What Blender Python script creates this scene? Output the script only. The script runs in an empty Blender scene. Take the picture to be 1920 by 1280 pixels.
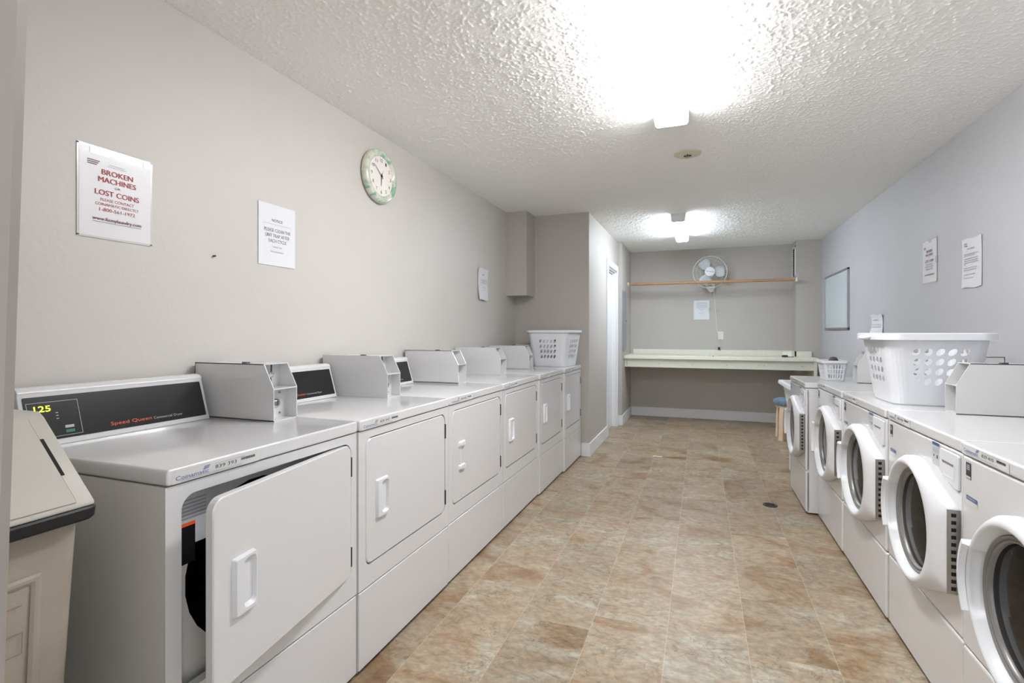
import bpy, bmesh, math, random
from mathutils import Vector, Matrix
random.seed(7)
SC = bpy.context.scene
COL = SC.collection
PI = math.pi
R = math.radians

# ------------------------------------------------------------------ camera, world, exposure
cam_d = bpy.data.cameras.new('camera')
cam = bpy.data.objects.new('camera', cam_d); COL.objects.link(cam)
cam.location = (0, 0, 1.2295)
cam.rotation_euler = (PI/2, 0, 0.3554)
cam_d.sensor_width = 36.0
cam_d.lens = 954.2/1920*36
cam_d.shift_y = -(640-623.57)/1920
cam_d.clip_start = 0.02
SC.camera = cam
W = bpy.data.worlds.new('World'); SC.world = W; W.use_nodes = True
W.node_tree.nodes['Background'].inputs[0].default_value = (.90, .95, 1, 1)
W.node_tree.nodes['Background'].inputs[1].default_value = .85
vs = SC.view_settings
SC.display_settings.display_device = 'sRGB'
vs.view_transform = 'Standard'; vs.look = 'None'; vs.gamma = 1; vs.use_curve_mapping = False
vs.exposure = 1.47
LIGHT_NEAR = 21.0      # emission of the two fluorescent fittings
LIGHT_FAR = 21.5

# ------------------------------------------------------------------ room numbers (metres)
XL, XR, YB, HC = -1.823, 1.457, 7.772, 2.43
XCL, YCL = -1.043, 5.01      # closet block: side wall and front wall
XAL, YJ = -0.985, 6.85       # alcove side wall behind the jog
XFD = -1.15                  # dryer fronts
LID = 0.914

# ------------------------------------------------------------------ materials
MATS = {}
def lin(c):
    return tuple(((x/255)/12.92 if x/255 <= .04045 else ((x/255+.055)/1.055)**2.4) for x in c)
def mat(name, col, rough=.5, metal=0, bump=0, bscale=80, var=0, vscale=6, emit=None, estr=0, coat=0, trans=0, alpha=1, spec=.5, col2=None):
    m = bpy.data.materials.new(name); m.use_nodes = True
    nt = m.node_tree; n = nt.nodes; l = nt.links
    b = n['Principled BSDF']
    c = lin(col)
    b.inputs['Base Color'].default_value = (*c, 1)
    b.inputs['Roughness'].default_value = rough
    b.inputs['Metallic'].default_value = metal
    b.inputs['Coat Weight'].default_value = coat
    b.inputs['Coat Roughness'].default_value = .08
    b.inputs['Transmission Weight'].default_value = trans
    b.inputs['Specular IOR Level'].default_value = spec
    if alpha < 1: b.inputs['Alpha'].default_value = alpha
    if emit:
        b.inputs['Emission Color'].default_value = (*lin(emit), 1)
        b.inputs['Emission Strength'].default_value = estr
    tc = n.new('ShaderNodeTexCoord')
    if var or col2:
        nz = n.new('ShaderNodeTexNoise'); nz.inputs['Scale'].default_value = vscale; nz.inputs['Detail'].default_value = 5
        l.new(tc.outputs['Object'], nz.inputs['Vector'])
        mx = n.new('ShaderNodeMix'); mx.data_type = 'RGBA'
        c2 = lin(col2) if col2 else tuple(x*(1-var) for x in c)
        mx.inputs[6].default_value = (*c, 1); mx.inputs[7].default_value = (*c2, 1)
        rp = n.new('ShaderNodeMapRange'); rp.inputs[1].default_value = .4; rp.inputs[2].default_value = .7
        l.new(nz.outputs['Fac'], rp.inputs[0]); l.new(rp.outputs[0], mx.inputs[0])
        l.new(mx.outputs[2], b.inputs['Base Color'])
    if bump:
        nz = n.new('ShaderNodeTexNoise'); nz.inputs['Scale'].default_value = bscale; nz.inputs['Detail'].default_value = 3
        l.new(tc.outputs['Object'], nz.inputs['Vector'])
        bp = n.new('ShaderNodeBump'); bp.inputs['Strength'].default_value = bump; bp.inputs['Distance'].default_value = .004
        l.new(nz.outputs['Fac'], bp.inputs['Height']); l.new(bp.outputs[0], b.inputs['Normal'])
    MATS[name] = m
    return m

M_wall = mat('wall_paint_taupe', (184, 178, 171), .55, bump=.25, bscale=45, var=.03, vscale=2)
M_wall_r = mat('wall_paint_grey', (189, 188, 190), .55, bump=.25, bscale=45, var=.03, vscale=2)
M_wall_l = mat('wall_paint_beige', (200, 195, 189), .5, bump=.2, bscale=45, var=.03, vscale=2)
M_trim = mat('trim_white', (228, 228, 228), .35)
M_enamel = mat('white_enamel', (211, 210, 210), .2, bump=.015, bscale=220, coat=.45)
M_enamel_side = mat('white_enamel_side', (209, 206, 201), .35, bump=.05, bscale=260)
M_plastic = mat('white_plastic', (216, 216, 218), .4)
M_basket = mat('white_basket_plastic', (220, 221, 225), .42)
M_old = mat('cream_plastic', (232, 229, 214), .45)
M_black = mat('black_panel', (24, 24, 26), .22, spec=.5)
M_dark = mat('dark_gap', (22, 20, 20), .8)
M_rubber = mat('black_rubber', (26, 25, 26), .5)
M_hinge = mat('dark_hinge_metal', (70, 66, 64), .4, metal=.6)
M_steel = mat('brushed_steel', (165, 160, 154), .3, metal=1)
M_chrome = mat('chrome', (205, 205, 208), .15, metal=1)
M_ring = mat('grey_ring_plastic', (128, 125, 122), .3, metal=.1)
M_glass = mat('dark_door_glass', (10, 9, 9), .08, spec=.12)
M_drum = mat('drum_interior', (40, 38, 37), .45, metal=.4)
M_paper = mat('paper_white', (222, 222, 226), .7)
M_lamin = mat('laminated_paper', (220, 218, 220), .38, coat=.1)
M_film = mat('clear_film', (208, 205, 202), .25, coat=.3)
M_red = mat('ink_red', (170, 62, 66), .6)
M_ink = mat('ink_grey', (90, 90, 96), .6)
M_inkl = mat('ink_light_grey', (150, 150, 156), .6)
M_inkd = mat('ink_black', (50, 48, 50), .6)
M_inkp = mat('ink_purple', (120, 82, 100), .6)
M_blue = mat('ink_blue', (92, 92, 168), .6)
M_sticker = mat('sticker_base', (206, 205, 202), .4)
M_stblue = mat('sticker_blue', (70, 92, 140), .4)
M_stgrey = mat('sticker_grey', (190, 191, 192), .4)
M_orange = mat('orange_print_glow', (214, 84, 44), .4, emit=(214, 84, 44), estr=.05)  # print with a faint glow added to its colour
M_lgrey = mat('light_grey_print', (170, 170, 172), .4)
M_digit = mat('display_digit_yellow', (240, 240, 40), .4, emit=(225, 235, 20), estr=2.2)
M_green = mat('green_key', (20, 110, 80), .4)
M_wood = mat('wood_rod', (182, 140, 100), .5, var=.2, vscale=12)
M_stoolw = mat('birch_wood', (222, 196, 168), .5, var=.1, vscale=10)
M_cushion = mat('blue_grey_fabric', (116, 136, 156), .85, bump=.5, bscale=160, col2=(96, 112, 122), vscale=30)
M_counter = mat('cream_laminate', (226, 224, 208), .35, var=.04, vscale=20)
M_apron = mat('cream_painted_board', (214, 212, 196), .5)
M_bin = mat('bin_beige_plastic', (168, 159, 145), .55, var=.12, vscale=7, bump=.2, bscale=60)
M_binlid = mat('bin_lid_beige', (190, 185, 176), .45, var=.06, vscale=8, bump=.1, bscale=50)
M_binink = mat('bin_print_brown', (136, 122, 106), .6)
M_panel = mat('grey_metal_panel', (150, 152, 158), .35, metal=.3)
M_wb = mat('whiteboard_surface', (210, 219, 224), .18, coat=.5)
M_alu = mat('aluminium_frame', (165, 170, 176), .35, metal=.8)
M_brass = mat('brass', (176, 128, 66), .35, metal=.9)
M_jamb = mat('door_jamb_paint', (150, 143, 138), .45, var=.06, vscale=5)
M_tub = mat('tub_plastic', (232, 233, 232), .45)
M_fanw = mat('fan_white_plastic', (226, 226, 220), .4)
M_blade = mat('fan_blade_plastic', (200, 203, 206), .35)
M_detector = mat('aged_plate', (214, 210, 188), .6)
M_cord = mat('cord_white', (220, 220, 216), .5)
M_brownrag = mat('brown_brush', (92, 82, 76), .8)
M_clockface = mat('clock_face', (236, 228, 222), .4)

def clock_rim_mat():
    m = mat('clock_rim_marbled', (226, 228, 208), .15, coat=.8)
    n = m.node_tree.nodes; l = m.node_tree.links; b = n['Principled BSDF']
    tc = n.new('ShaderNodeTexCoord'); nz = n.new('ShaderNodeTexNoise')
    nz.inputs['Scale'].default_value = 14; nz.inputs['Detail'].default_value = 6; nz.inputs['Distortion'].default_value = 1.5
    cr = n.new('ShaderNodeValToRGB')
    e = cr.color_ramp.elements
    e[0].position = .34; e[0].color = (*lin((128, 172, 152)), 1)
    e[1].position = .53; e[1].color = (*lin((214, 212, 196)), 1)
    x = e.new(.44); x.color = (*lin((186, 202, 184)), 1)
    l.new(tc.outputs['Object'], nz.inputs[0]); l.new(nz.outputs['Fac'], cr.inputs[0]); l.new(cr.outputs[0], b.inputs['Base Color'])
    return m
M_clockrim = clock_rim_mat()

def ceiling_mat():
    m = mat('popcorn_ceiling', (247, 246, 243), .9, spec=.2)
    n = m.node_tree.nodes; l = m.node_tree.links; b = n['Principled BSDF']
    tc = n.new('ShaderNodeTexCoord')
    v = n.new('ShaderNodeTexVoronoi'); v.inputs['Scale'].default_value = 130
    v.feature = 'SMOOTH_F1'
    nz = n.new('ShaderNodeTexNoise'); nz.inputs['Scale'].default_value = 95; nz.inputs['Detail'].default_value = 5; nz.inputs['Roughness'].default_value = .6
    l.new(tc.outputs['Object'], v.inputs['Vector']); l.new(tc.outputs['Object'], nz.inputs['Vector'])
    ma = n.new('ShaderNodeMath'); ma.operation = 'MULTIPLY_ADD'; ma.inputs[1].default_value = -.5
    l.new(v.outputs['Distance'], ma.inputs[0]); l.new(nz.outputs['Fac'], ma.inputs[2])
    bp = n.new('ShaderNodeBump'); bp.inputs['Strength'].default_value = .6; bp.inputs['Distance'].default_value = .002
    l.new(ma.outputs[0], bp.inputs['Height']); l.new(bp.outputs[0], b.inputs['Normal'])
    return m
M_ceiling = ceiling_mat()

def floor_mat():
    m = mat('vinyl_stone_tile', (190, 170, 140), .42)
    n = m.node_tree.nodes; l = m.node_tree.links; b = n['Principled BSDF']
    def N(t, **k):
        x = n.new(t)
        for a, v in k.items(): setattr(x, a, v)
        return x
    def math_(op, a=None, b_=None, c=None):
        x = N('ShaderNodeMath', operation=op)
        for i, v in enumerate((a, b_, c)):
            if v is None: continue
            if isinstance(v, (int, float)): x.inputs[i].default_value = v
            else: l.new(v, x.inputs[i])
        return x.outputs[0]
    tc = N('ShaderNodeTexCoord'); sp = N('ShaderNodeSeparateXYZ'); l.new(tc.outputs['Object'], sp.inputs[0])
    TW, TL = .302, .43
    u = math_('DIVIDE', math_('ADD', sp.outputs[0], 3*TW+.130), TW)      # seams at x = -.13, .172 ...
    iu = math_('FLOOR', u); fu = math_('FRACT', u)
    wn = N('ShaderNodeTexWhiteNoise', noise_dimensions='1D'); l.new(iu, wn.inputs['W'])
    v0 = math_('ADD', math_('DIVIDE', sp.outputs[1], TL), wn.outputs['Value'])
    iv = math_('FLOOR', v0); fv = math_('FRACT', v0)
    cb = N('ShaderNodeCombineXYZ'); l.new(iu, cb.inputs[0]); l.new(iv, cb.inputs[1])
    wt = N('ShaderNodeTexWhiteNoise', noise_dimensions='3D'); l.new(cb.outputs[0], wt.inputs['Vector'])
    # stone picture shifted per tile
    sc = N('ShaderNodeVectorMath', operation='SCALE'); l.new(wt.outputs['Color'], sc.inputs[0]); sc.inputs['Scale'].default_value = 9
    ad = N('ShaderNodeVectorMath', operation='ADD'); l.new(tc.outputs['Object'], ad.inputs[0]); l.new(sc.outputs[0], ad.inputs[1])
    mp = N('ShaderNodeMapping'); mp.inputs['Scale'].default_value = (1.0, 1.6, 1); mp.inputs['Rotation'].default_value = (0, 0, .35); l.new(ad.outputs[0], mp.inputs[0])
    n1 = N('ShaderNodeTexNoise'); n1.inputs['Scale'].default_value = 2.6; n1.inputs['Detail'].default_value = 8; n1.inputs['Roughness'].default_value = .62; n1.inputs['Distortion'].default_value = .9
    l.new(mp.outputs[0], n1.inputs['Vector'])
    cr = N('ShaderNodeValToRGB'); e = cr.color_ramp.elements
    e[0].position = .30; e[0].color = (*lin((158, 120, 84)), 1)
    e[1].position = .70; e[1].color = (*lin((224, 214, 196)), 1)
    for p, c in ((.40, (182, 150, 114)), (.47, (198, 174, 144)), (.55, (202, 180, 152)), (.62, (208, 194, 170))):
        x = e.new(p); x.color = (*lin(c), 1)
    l.new(n1.outputs['Fac'], cr.inputs[0])
    # fine grain
    n2 = N('ShaderNodeTexNoise'); n2.inputs['Scale'].default_value = 26; n2.inputs['Detail'].default_value = 6; n2.inputs['Roughness'].default_value = .7
    l.new(mp.outputs[0], n2.inputs['Vector'])
    g = math_('MULTIPLY_ADD', n2.outputs['Fac'], .95, .09)
    # veins
    n3 = N('ShaderNodeTexNoise'); n3.inputs['Scale'].default_value = 4.5; n3.inputs['Detail'].default_value = 7; n3.inputs['Distortion'].default_value = 1.6; n3.inputs['Roughness'].default_value = .6
    l.new(mp.outputs[0], n3.inputs['Vector'])
    vd = math_('ABSOLUTE', math_('SUBTRACT', n3.outputs['Fac'], .5))
    vm = N('ShaderNodeMapRange'); vm.inputs[1].default_value = 0; vm.inputs[2].default_value = .022; vm.inputs[3].default_value = 1; vm.inputs[4].default_value = 0
    l.new(vd, vm.inputs[0])
    n4 = N('ShaderNodeTexNoise'); n4.inputs['Scale'].default_value = 2.6; n4.inputs['Detail'].default_value = 3; l.new(mp.outputs[0], n4.inputs['Vector'])
    vk = N('ShaderNodeMapRange'); vk.inputs[1].default_value = .42; vk.inputs[2].default_value = .62; vk.inputs[3].default_value = 0; vk.inputs[4].default_value = .6
    l.new(n4.outputs['Fac'], vk.inputs[0])
    vf = math_('MULTIPLY', vm.outputs[0], vk.outputs[0])
    mx = N('ShaderNodeMix', data_type='RGBA', blend_type='MIX'); l.new(vf, mx.inputs[0]); l.new(cr.outputs[0], mx.inputs[6]); mx.inputs[7].default_value = (*lin((118, 96, 76)), 1)
    # per-tile tone and grain
    tone = math_('MULTIPLY_ADD', wt.outputs['Value'], .20, .90)
    tg = math_('MULTIPLY', tone, g)
    vm2 = N('ShaderNodeVectorMath', operation='SCALE'); l.new(mx.outputs[2], vm2.inputs[0]); l.new(tg, vm2.inputs['Scale'])
    # seams
    eu = math_('MINIMUM', fu, math_('SUBTRACT', 1, fu)); ev = math_('MINIMUM', fv, math_('SUBTRACT', 1, fv))
    su = math_('LESS_THAN', eu, .004); sv = math_('LESS_THAN', ev, .0022)
    sm = math_('MULTIPLY', math_('MAXIMUM', su, math_('MULTIPLY', sv, .12)), .26)
    mx2 = N('ShaderNodeMix', data_type='RGBA'); l.new(sm, mx2.inputs[0]); l.new(vm2.outputs[0], mx2.inputs[6]); mx2.inputs[7].default_value = (*lin((226, 216, 198)), 1)
    l.new(mx2.outputs[2], b.inputs['Base Color'])
    bp = N('ShaderNodeBump'); bp.inputs['Strength'].default_value = .12; bp.inputs['Distance'].default_value = .003
    l.new(n2.outputs['Fac'], bp.inputs['Height']); l.new(bp.outputs[0], b.inputs['Normal'])
    rr = math_('MULTIPLY_ADD', n1.outputs['Fac'], .25, .30); l.new(rr, b.inputs['Roughness'])
    return m
M_floor = floor_mat()

def emit_mat(name, col, s):
    m = bpy.data.materials.new(name); m.use_nodes = True; nt = m.node_tree
    nt.nodes.remove(nt.nodes['Principled BSDF'])
    e = nt.nodes.new('ShaderNodeEmission'); e.inputs[0].default_value = (*col, 1); e.inputs[1].default_value = s
    nt.links.new(e.outputs[0], nt.nodes['Material Output'].inputs[0])
    return m
M_lamp_near = emit_mat('fluorescent_lens_lit', (.965, .98, 1), LIGHT_NEAR)
M_lamp_far = emit_mat('fluorescent_lens_lit_cool', (.80, .90, 1), LIGHT_FAR)

# ------------------------------------------------------------------ mesh helpers
class MB:
    """collects faces (world or local coordinates) and links them as ONE mesh object"""
    def __init__(s): s.v = []; s.f = []; s.m = []; s.mats = []
    def mi(s, m):
        if m not in s.mats: s.mats.append(m)
        return s.mats.index(m)
    def add(s, vs_, fs, m):
        o = len(s.v); s.v += [tuple(p) for p in vs_]; k = s.mi(m)
        for f in fs: s.f.append(tuple(i+o for i in f)); s.m.append(k)
        return s
    def box(s, a, b, m):
        x0, x1 = sorted((a[0], b[0])); y0, y1 = sorted((a[1], b[1])); z0, z1 = sorted((a[2], b[2]))
        v = [(x0,y0,z0),(x1,y0,z0),(x1,y1,z0),(x0,y1,z0),(x0,y0,z1),(x1,y0,z1),(x1,y1,z1),(x0,y1,z1)]
        return s.add(v, [(0,3,2,1),(4,5,6,7),(0,1,5,4),(1,2,6,5),(2,3,7,6),(3,0,4,7)], m)
    def loft(s, loops, m, close=True, cap0=False, cap1=False):
        n = len(loops[0]); v = [p for L in loops for p in L]; f = []
        for i in range(len(loops)-1):
            for j in range(n if close else n-1):
                k = (j+1) % n
                f.append((i*n+j, i*n+k, (i+1)*n+k, (i+1)*n+j))
        if cap0: f.append(tuple(reversed(range(n))))
        if cap1: f.append(tuple(range((len(loops)-1)*n, len(loops)*n)))
        return s.add(v, f, m)
    def prism(s, poly, axis, a, b, m):
        """poly: 2D points in the two other axes (cyclic order of axes), extruded on axis a..b"""
        def P(p, t):
            if axis == 0: return (t, p[0], p[1])
            if axis == 1: return (p[0], t, p[1])
            return (p[0], p[1], t)
        return s.loft([[P(p, a) for p in poly], [P(p, b) for p in poly]], m, cap0=True, cap1=True)
    def tube(s, pts, r, m, n=8, cap=True):
        pts = [Vector(p) for p in pts]; loops = []
        up = Vector((0, 0, 1)); prev = None
        for i, p in enumerate(pts):
            d = (pts[min(i+1, len(pts)-1)] - pts[max(i-1, 0)])
            if (pts[-1]-pts[0]).length < 1e-6 and i in (0, len(pts)-1): d = pts[1]-pts[-2]
            d.normalize()
            if prev is None:
                a = d.cross(up)
                if a.length < .1: a = d.cross(Vector((1, 0, 0)))
            else: a = prev - d*prev.dot(d)
            a.normalize(); prev = a; b = d.cross(a)
            rr = r[i] if isinstance(r, (list, tuple)) else r
            loops.append([p + a*rr*math.cos(2*PI*k/n) + b*rr*math.sin(2*PI*k/n) for k in range(n)])
        return s.loft(loops, m, cap0=cap, cap1=cap)
    def cyl(s, c, axis, r, a, b, m, n=24, r2=None):
        r2 = r if r2 is None else r2
        def P(t, rr, k):
            x, y = rr*math.cos(2*PI*k/n), rr*math.sin(2*PI*k/n)
            if axis == 0: return (t, c[0]+x, c[1]+y)
            if axis == 1: return (c[0]+x, t, c[1]+y)
            return (c[0]+x, c[1]+y, t)
        return s.loft([[P(a, r, k) for k in range(n)], [P(b, r2, k) for k in range(n)]], m, cap0=True, cap1=True)
    def text(s, body, O, Rv, Uv, x0, x1, y0, y1, m):
        """lettering fitted into the rectangle x0..x1, y0..y1 of the frame O, Rv, Uv"""
        vs_, fs = text_mesh(body)
        O, Rv, Uv = Vector(O), Vector(Rv), Vector(Uv)
        ax = min(v[0] for v in vs_); bx = max(v[0] for v in vs_); ay = min(v[1] for v in vs_); by = max(v[1] for v in vs_)
        sx = (x1-x0)/(bx-ax); sy = (y1-y0)/max(by-ay, 1e-6)
        return s.add([O + Rv*(x0+(v[0]-ax)*sx) + Uv*(y0+(v[1]-ay)*sy) for v in vs_], fs, m)
    def rect(s, O, Rv, Uv, x0, x1, y0, y1, m):
        O, Rv, Uv = Vector(O), Vector(Rv), Vector(Uv)
        return s.add([O+Rv*x0+Uv*y0, O+Rv*x1+Uv*y0, O+Rv*x1+Uv*y1, O+Rv*x0+Uv*y1], [(0, 1, 2, 3)], m)
    def build(s, name, parent=None, loc=None, smooth=False, bevel=0, bseg=2, solid=0, merge=0, sub=0):
        me = bpy.data.meshes.new(name); me.from_pydata(s.v, [], s.f)
        for k in s.mats: me.materials.append(k)
        for i, p in enumerate(me.polygons): p.material_index = s.m[i]
        bm = bmesh.new(); bm.from_mesh(me)
        if merge: bmesh.ops.remove_doubles(bm, verts=bm.verts, dist=merge)
        if merge or not solid: bmesh.ops.recalc_face_normals(bm, faces=bm.faces)
        bm.to_mesh(me); bm.free()
        if smooth:
            for p in me.polygons: p.use_smooth = True
            if smooth != 'all':
                me.set_sharp_from_angle(angle=R(35))
        o = bpy.data.objects.new(name, me); COL.objects.link(o)
        if loc: o.location = loc
        if parent: o.parent = parent
        if solid:
            d = o.modifiers.new('solid', 'SOLIDIFY'); d.thickness = solid; d.offset = 0
        if bevel:
            d = o.modifiers.new('bevel', 'BEVEL'); d.width = bevel; d.segments = bseg; d.limit_method = 'ANGLE'; d.angle_limit = R(40)
            d.harden_normals = True
            for p in me.polygons: p.use_smooth = True
        if sub:
            d = o.modifiers.new('sub', 'SUBSURF'); d.levels = sub; d.render_levels = sub
        return o

_tc = {}
def text_mesh(body):
    if body in _tc: return _tc[body]
    c = bpy.data.curves.new('t', 'FONT'); c.body = body; c.resolution_u = 3; c.align_x = 'CENTER'
    o = bpy.data.objects.new('t', c); COL.objects.link(o)
    bpy.context.view_layer.update()
    me = bpy.data.meshes.new_from_object(o.evaluated_get(bpy.context.evaluated_depsgraph_get()))
    r = ([tuple(v.co[:2]) for v in me.vertices], [tuple(p.vertices) for p in me.polygons])
    bpy.data.objects.remove(o); bpy.data.curves.remove(c); bpy.data.meshes.remove(me)
    _tc[body] = r
    return r

def rrect(x0, x1, y0, y1, r, n=6):
    """rounded rectangle, counter-clockwise"""
    P = []
    for cx, cy, a in ((x1-r, y0+r, -90), (x1-r, y1-r, 0), (x0+r, y1-r, 90), (x0+r, y0+r, 180)):
        for k in range(n+1):
            t = R(a + 90*k/n); P.append((cx+r*math.cos(t), cy+r*math.sin(t)))
    return P
def ring_outer(inner, x0, x1, y0, y1):
    """points on the rectangle matching the inner loop one to one"""
    cx = sum(p[0] for p in inner)/len(inner); cy = sum(p[1] for p in inner)/len(inner); out = []
    for p in inner:
        dx, dy = p[0]-cx, p[1]-cy
        t = min((x1-cx)/dx if dx > 1e-9 else 1e9, (x0-cx)/dx if dx < -1e-9 else 1e9, (y1-cy)/dy if dy > 1e-9 else 1e9, (y0-cy)/dy if dy < -1e-9 else 1e9)
        out.append([cx+dx*t, cy+dy*t])
    for c in ((x0, y0), (x1, y0), (x1, y1), (x0, y1)):
        a = math.atan2(c[1]-cy, c[0]-cx)
        i = min(range(len(inner)), key=lambda k: abs((math.atan2(out[k][1]-cy, out[k][0]-cx)-a+PI) % (2*PI)-PI))
        out[i] = [c[0], c[1]]
    return out

def tag(o, label, cat, group=None, kind=None):
    if label: o['label'] = label
    if cat: o['category'] = cat
    if group: o['group'] = group
    if kind: o['kind'] = kind
    return o
def thing(name, label, cat, loc=(0, 0, 0), group=None, rz=0):
    o = bpy.data.objects.new(name, None); COL.objects.link(o); o.location = loc; o.rotation_euler = (0, 0, rz)
    o.empty_display_size = .1
    return tag(o, label, cat, group)
def struct(mb, name, parent=None, label=None, **k):
    o = mb.build(name, parent, **k)
    if not parent: o['kind'] = 'structure'
    if label: o['label'] = label
    return o
def copy_tree(o, parent=None):
    c = o.copy(); COL.objects.link(c); c.parent = parent
    for ch in list(o.children): copy_tree(ch, c)
    return c

# ================================================================== THE SETTING
T = .1
struct(MB().box((XL-.3, -1.2, -.1), (XR+.3, YB+.3, 0), M_floor), 'floor', label='beige and brown stone-look tiled floor')
def popcorn_ceiling():
    """sprayed texture as real relief: a fine grid hanging a few millimetres below the slab"""
    import numpy as np
    rg = np.random.default_rng(5)
    def smooth(a, r):
        fy, fx = np.fft.fftfreq(a.shape[0]), np.fft.rfftfreq(a.shape[1])
        b = np.fft.irfft2(np.fft.rfft2(a)*np.exp(-2*(PI*r)**2*(fy[:, None]**2+fx[None, :]**2)), s=a.shape)
        return b/b.std()
    def grid(ya, yb, st, r):
        x0, x1 = XL-.02, XR+.02
        nx, ny = int((x1-x0)/st)+1, int((yb-ya)/st)+1
        n1 = smooth(rg.standard_normal((ny, nx)), r); n2 = smooth(rg.standard_normal((ny, nx)), r*5)
        h = np.clip(n1+.25*n2, 0, 2.4)*.0013
        X, Y = np.meshgrid(np.linspace(x0, x1, nx), np.linspace(ya, yb, ny))
        co = np.stack([X, Y, HC-h+.0005], -1).reshape(-1, 3).astype('f')
        i = np.arange(ny-1)[:, None]*nx+np.arange(nx-1)[None, :]
        return co, np.stack([i, i+nx, i+nx+1, i+1], -1).reshape(-1, 4).astype('i')
    c1_, q1_ = grid(.1, 4.3, .0038, .95); c2_, q2_ = grid(4.3, YB+.02, .006, .8)
    co = np.concatenate([c1_, c2_]); q = np.concatenate([q1_, q2_+len(c1_)])
    me = bpy.data.meshes.new('ceiling'); me.vertices.add(len(co)); me.vertices.foreach_set('co', co.ravel())
    me.loops.add(q.size); me.loops.foreach_set('vertex_index', q.ravel())
    me.polygons.add(len(q)); me.polygons.foreach_set('loop_start', np.arange(0, q.size, 4, dtype='i')); me.polygons.foreach_set('use_smooth', np.ones(len(q), dtype=bool))
    me.update(calc_edges=True); me.materials.append(M_ceiling)
    o = bpy.data.objects.new('ceiling', me); COL.objects.link(o)
    o['kind'] = 'structure'; o['label'] = 'white popcorn textured ceiling'
popcorn_ceiling()
struct(MB().box((XL-.3, .1, HC+.003), (XR+.3, YB+.3, HC+.1), M_ceiling), 'ceiling_slab')
struct(MB().box((XL-T, .12, 0), (XL, YCL, HC), M_wall_l), 'wall_left', label='long beige painted wall behind the dryers')
struct(MB().box((XR, .12, 0), (XR+T, YB, HC), M_wall_r), 'wall_right', label='grey painted wall behind the washers')
struct(MB().box((XCL-.35, YB, 0), (XR+T, YB+T, HC), M_wall), 'wall_back', label='far grey wall with fan and counter')
struct(MB().box((XL-T, YCL, 0), (XCL, YCL+T, HC), M_wall), 'wall_closet_front', label='taupe wall at the end of the dryer row')
# closet side wall with its doorway (y 6.07 .. 6.74, z 0 .. 2.03)
DY0, DY1, DZ = 6.07, 6.75, 2.03
w = MB()
w.box((XCL-T, YCL+T, 0), (XCL, DY0, HC), M_wall); w.box((XCL-T, DY0, DZ), (XCL, DY1, HC), M_wall); w.box((XCL-T, DY1, 0), (XCL, YJ, HC), M_wall)
struct(w, 'wall_closet_side', label='pale grey side wall with the closet doorway')
struct(MB().box((XCL-T, YJ, 0), (XAL, YB, HC), M_wall), 'wall_alcove', label='short grey side wall beside the counter')
# boxed-in duct in the corner, column in the far right corner
struct(MB().box((XL, 4.745, 1.598), (-1.608, YCL, HC), M_wall), 'wall_soffit', label='boxed-in taupe duct hanging in the corner above the dryers')
struct(MB().box((1.160, 7.485, 0), (XR, YB, HC), M_wall), 'wall_column', label='grey column in the far right corner')
# entrance wall; the camera's opening is widened, without header, to admit world light
w = MB()
w.box((XL, .12, 0), (-.59, .22, HC), M_wall_l); w.box((1.0, .12, 0), (XR, .22, HC), M_wall_l)
struct(w, 'wall_front')
j = MB()
XB0, XT0 = -.572, -.452                             # the old jamb leans slightly
j.add([(-.60, .10, 0), (XB0, .10, 0), (XB0, .232, 0), (XB0-.008, .242, 0), (-.60, .242, 0),
       (-.60, .10, 2.1), (XT0, .10, 2.1), (XT0, .232, 2.1), (XT0-.008, .242, 2.1), (-.60, .242, 2.1)],
      [(0,1,6,5),(1,2,7,6),(2,3,8,7),(3,4,9,8),(4,0,5,9),(9,8,7,6,5),(4,3,2,1,0)], M_jamb)
dj = struct(j, 'trim_1', label='greyish door jamb at the left edge')
s_ = MB(); s_.box((-.520, .16, 1.11), (-.5085, .2300, 1.19), M_brass); s_.build('strike_plate', dj)
MB().box((-.525, .16, 1.035), (-.5125, .2325, 1.055), M_hinge).build('latch', dj)

# door casing and door of the closet
d = MB()
d.box((XCL, DY0-.075, 0), (XCL+.018, DY0, DZ+.075), M_trim); d.box((XCL, DY0, DZ), (XCL+.018, DY1, DZ+.075), M_trim)
d.box((XCL, DY1, 0), (XCL+.018, DY1+.06, DZ+.075), M_trim)
d.box((XCL-T, DY0-.001, 0), (XCL, DY0+.012, DZ), M_trim); d.box((XCL-T, DY1-.012, 0), (XCL, DY1+.001, DZ), M_trim); d.box((XCL-T, DY0, DZ-.012), (XCL, DY1, DZ+.001), M_trim)
d.box((XCL-.05, DY0+.012, DZ-.03), (XCL-.03, DY1-.012, DZ-.012), M_trim)
struct(d, 'trim_2', label='white door casing', bevel=.003)
d1 = struct(MB().box((XCL-.092, DY0+.012, .008), (XCL-.056, DY1-.012, DZ-.014), M_trim), 'door_1', label='white closet door')

# baseboards
BH, BT = .132, .014
struct(MB().box((XAL, YB-BT, 0), (1.16, YB, BH), M_trim), 'baseboard_back', bevel=.003)
b_ = MB(); b_.box((XCL, YCL, 0), (XCL+BT, DY0-.075, BH), M_trim); b_.box((-1.12, YCL-BT, 0), (XCL+BT, YCL, BH), M_trim)
struct(b_, 'baseboard_closet', bevel=.003)
b_ = MB(); b_.box((XAL, YJ, 0), (XAL+BT, YB-BT, BH), M_trim); b_.box((XCL, YJ-BT, 0), (XAL+BT, YJ, BH), M_trim)
struct(b_, 'baseboard_alcove', bevel=.003)

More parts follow.
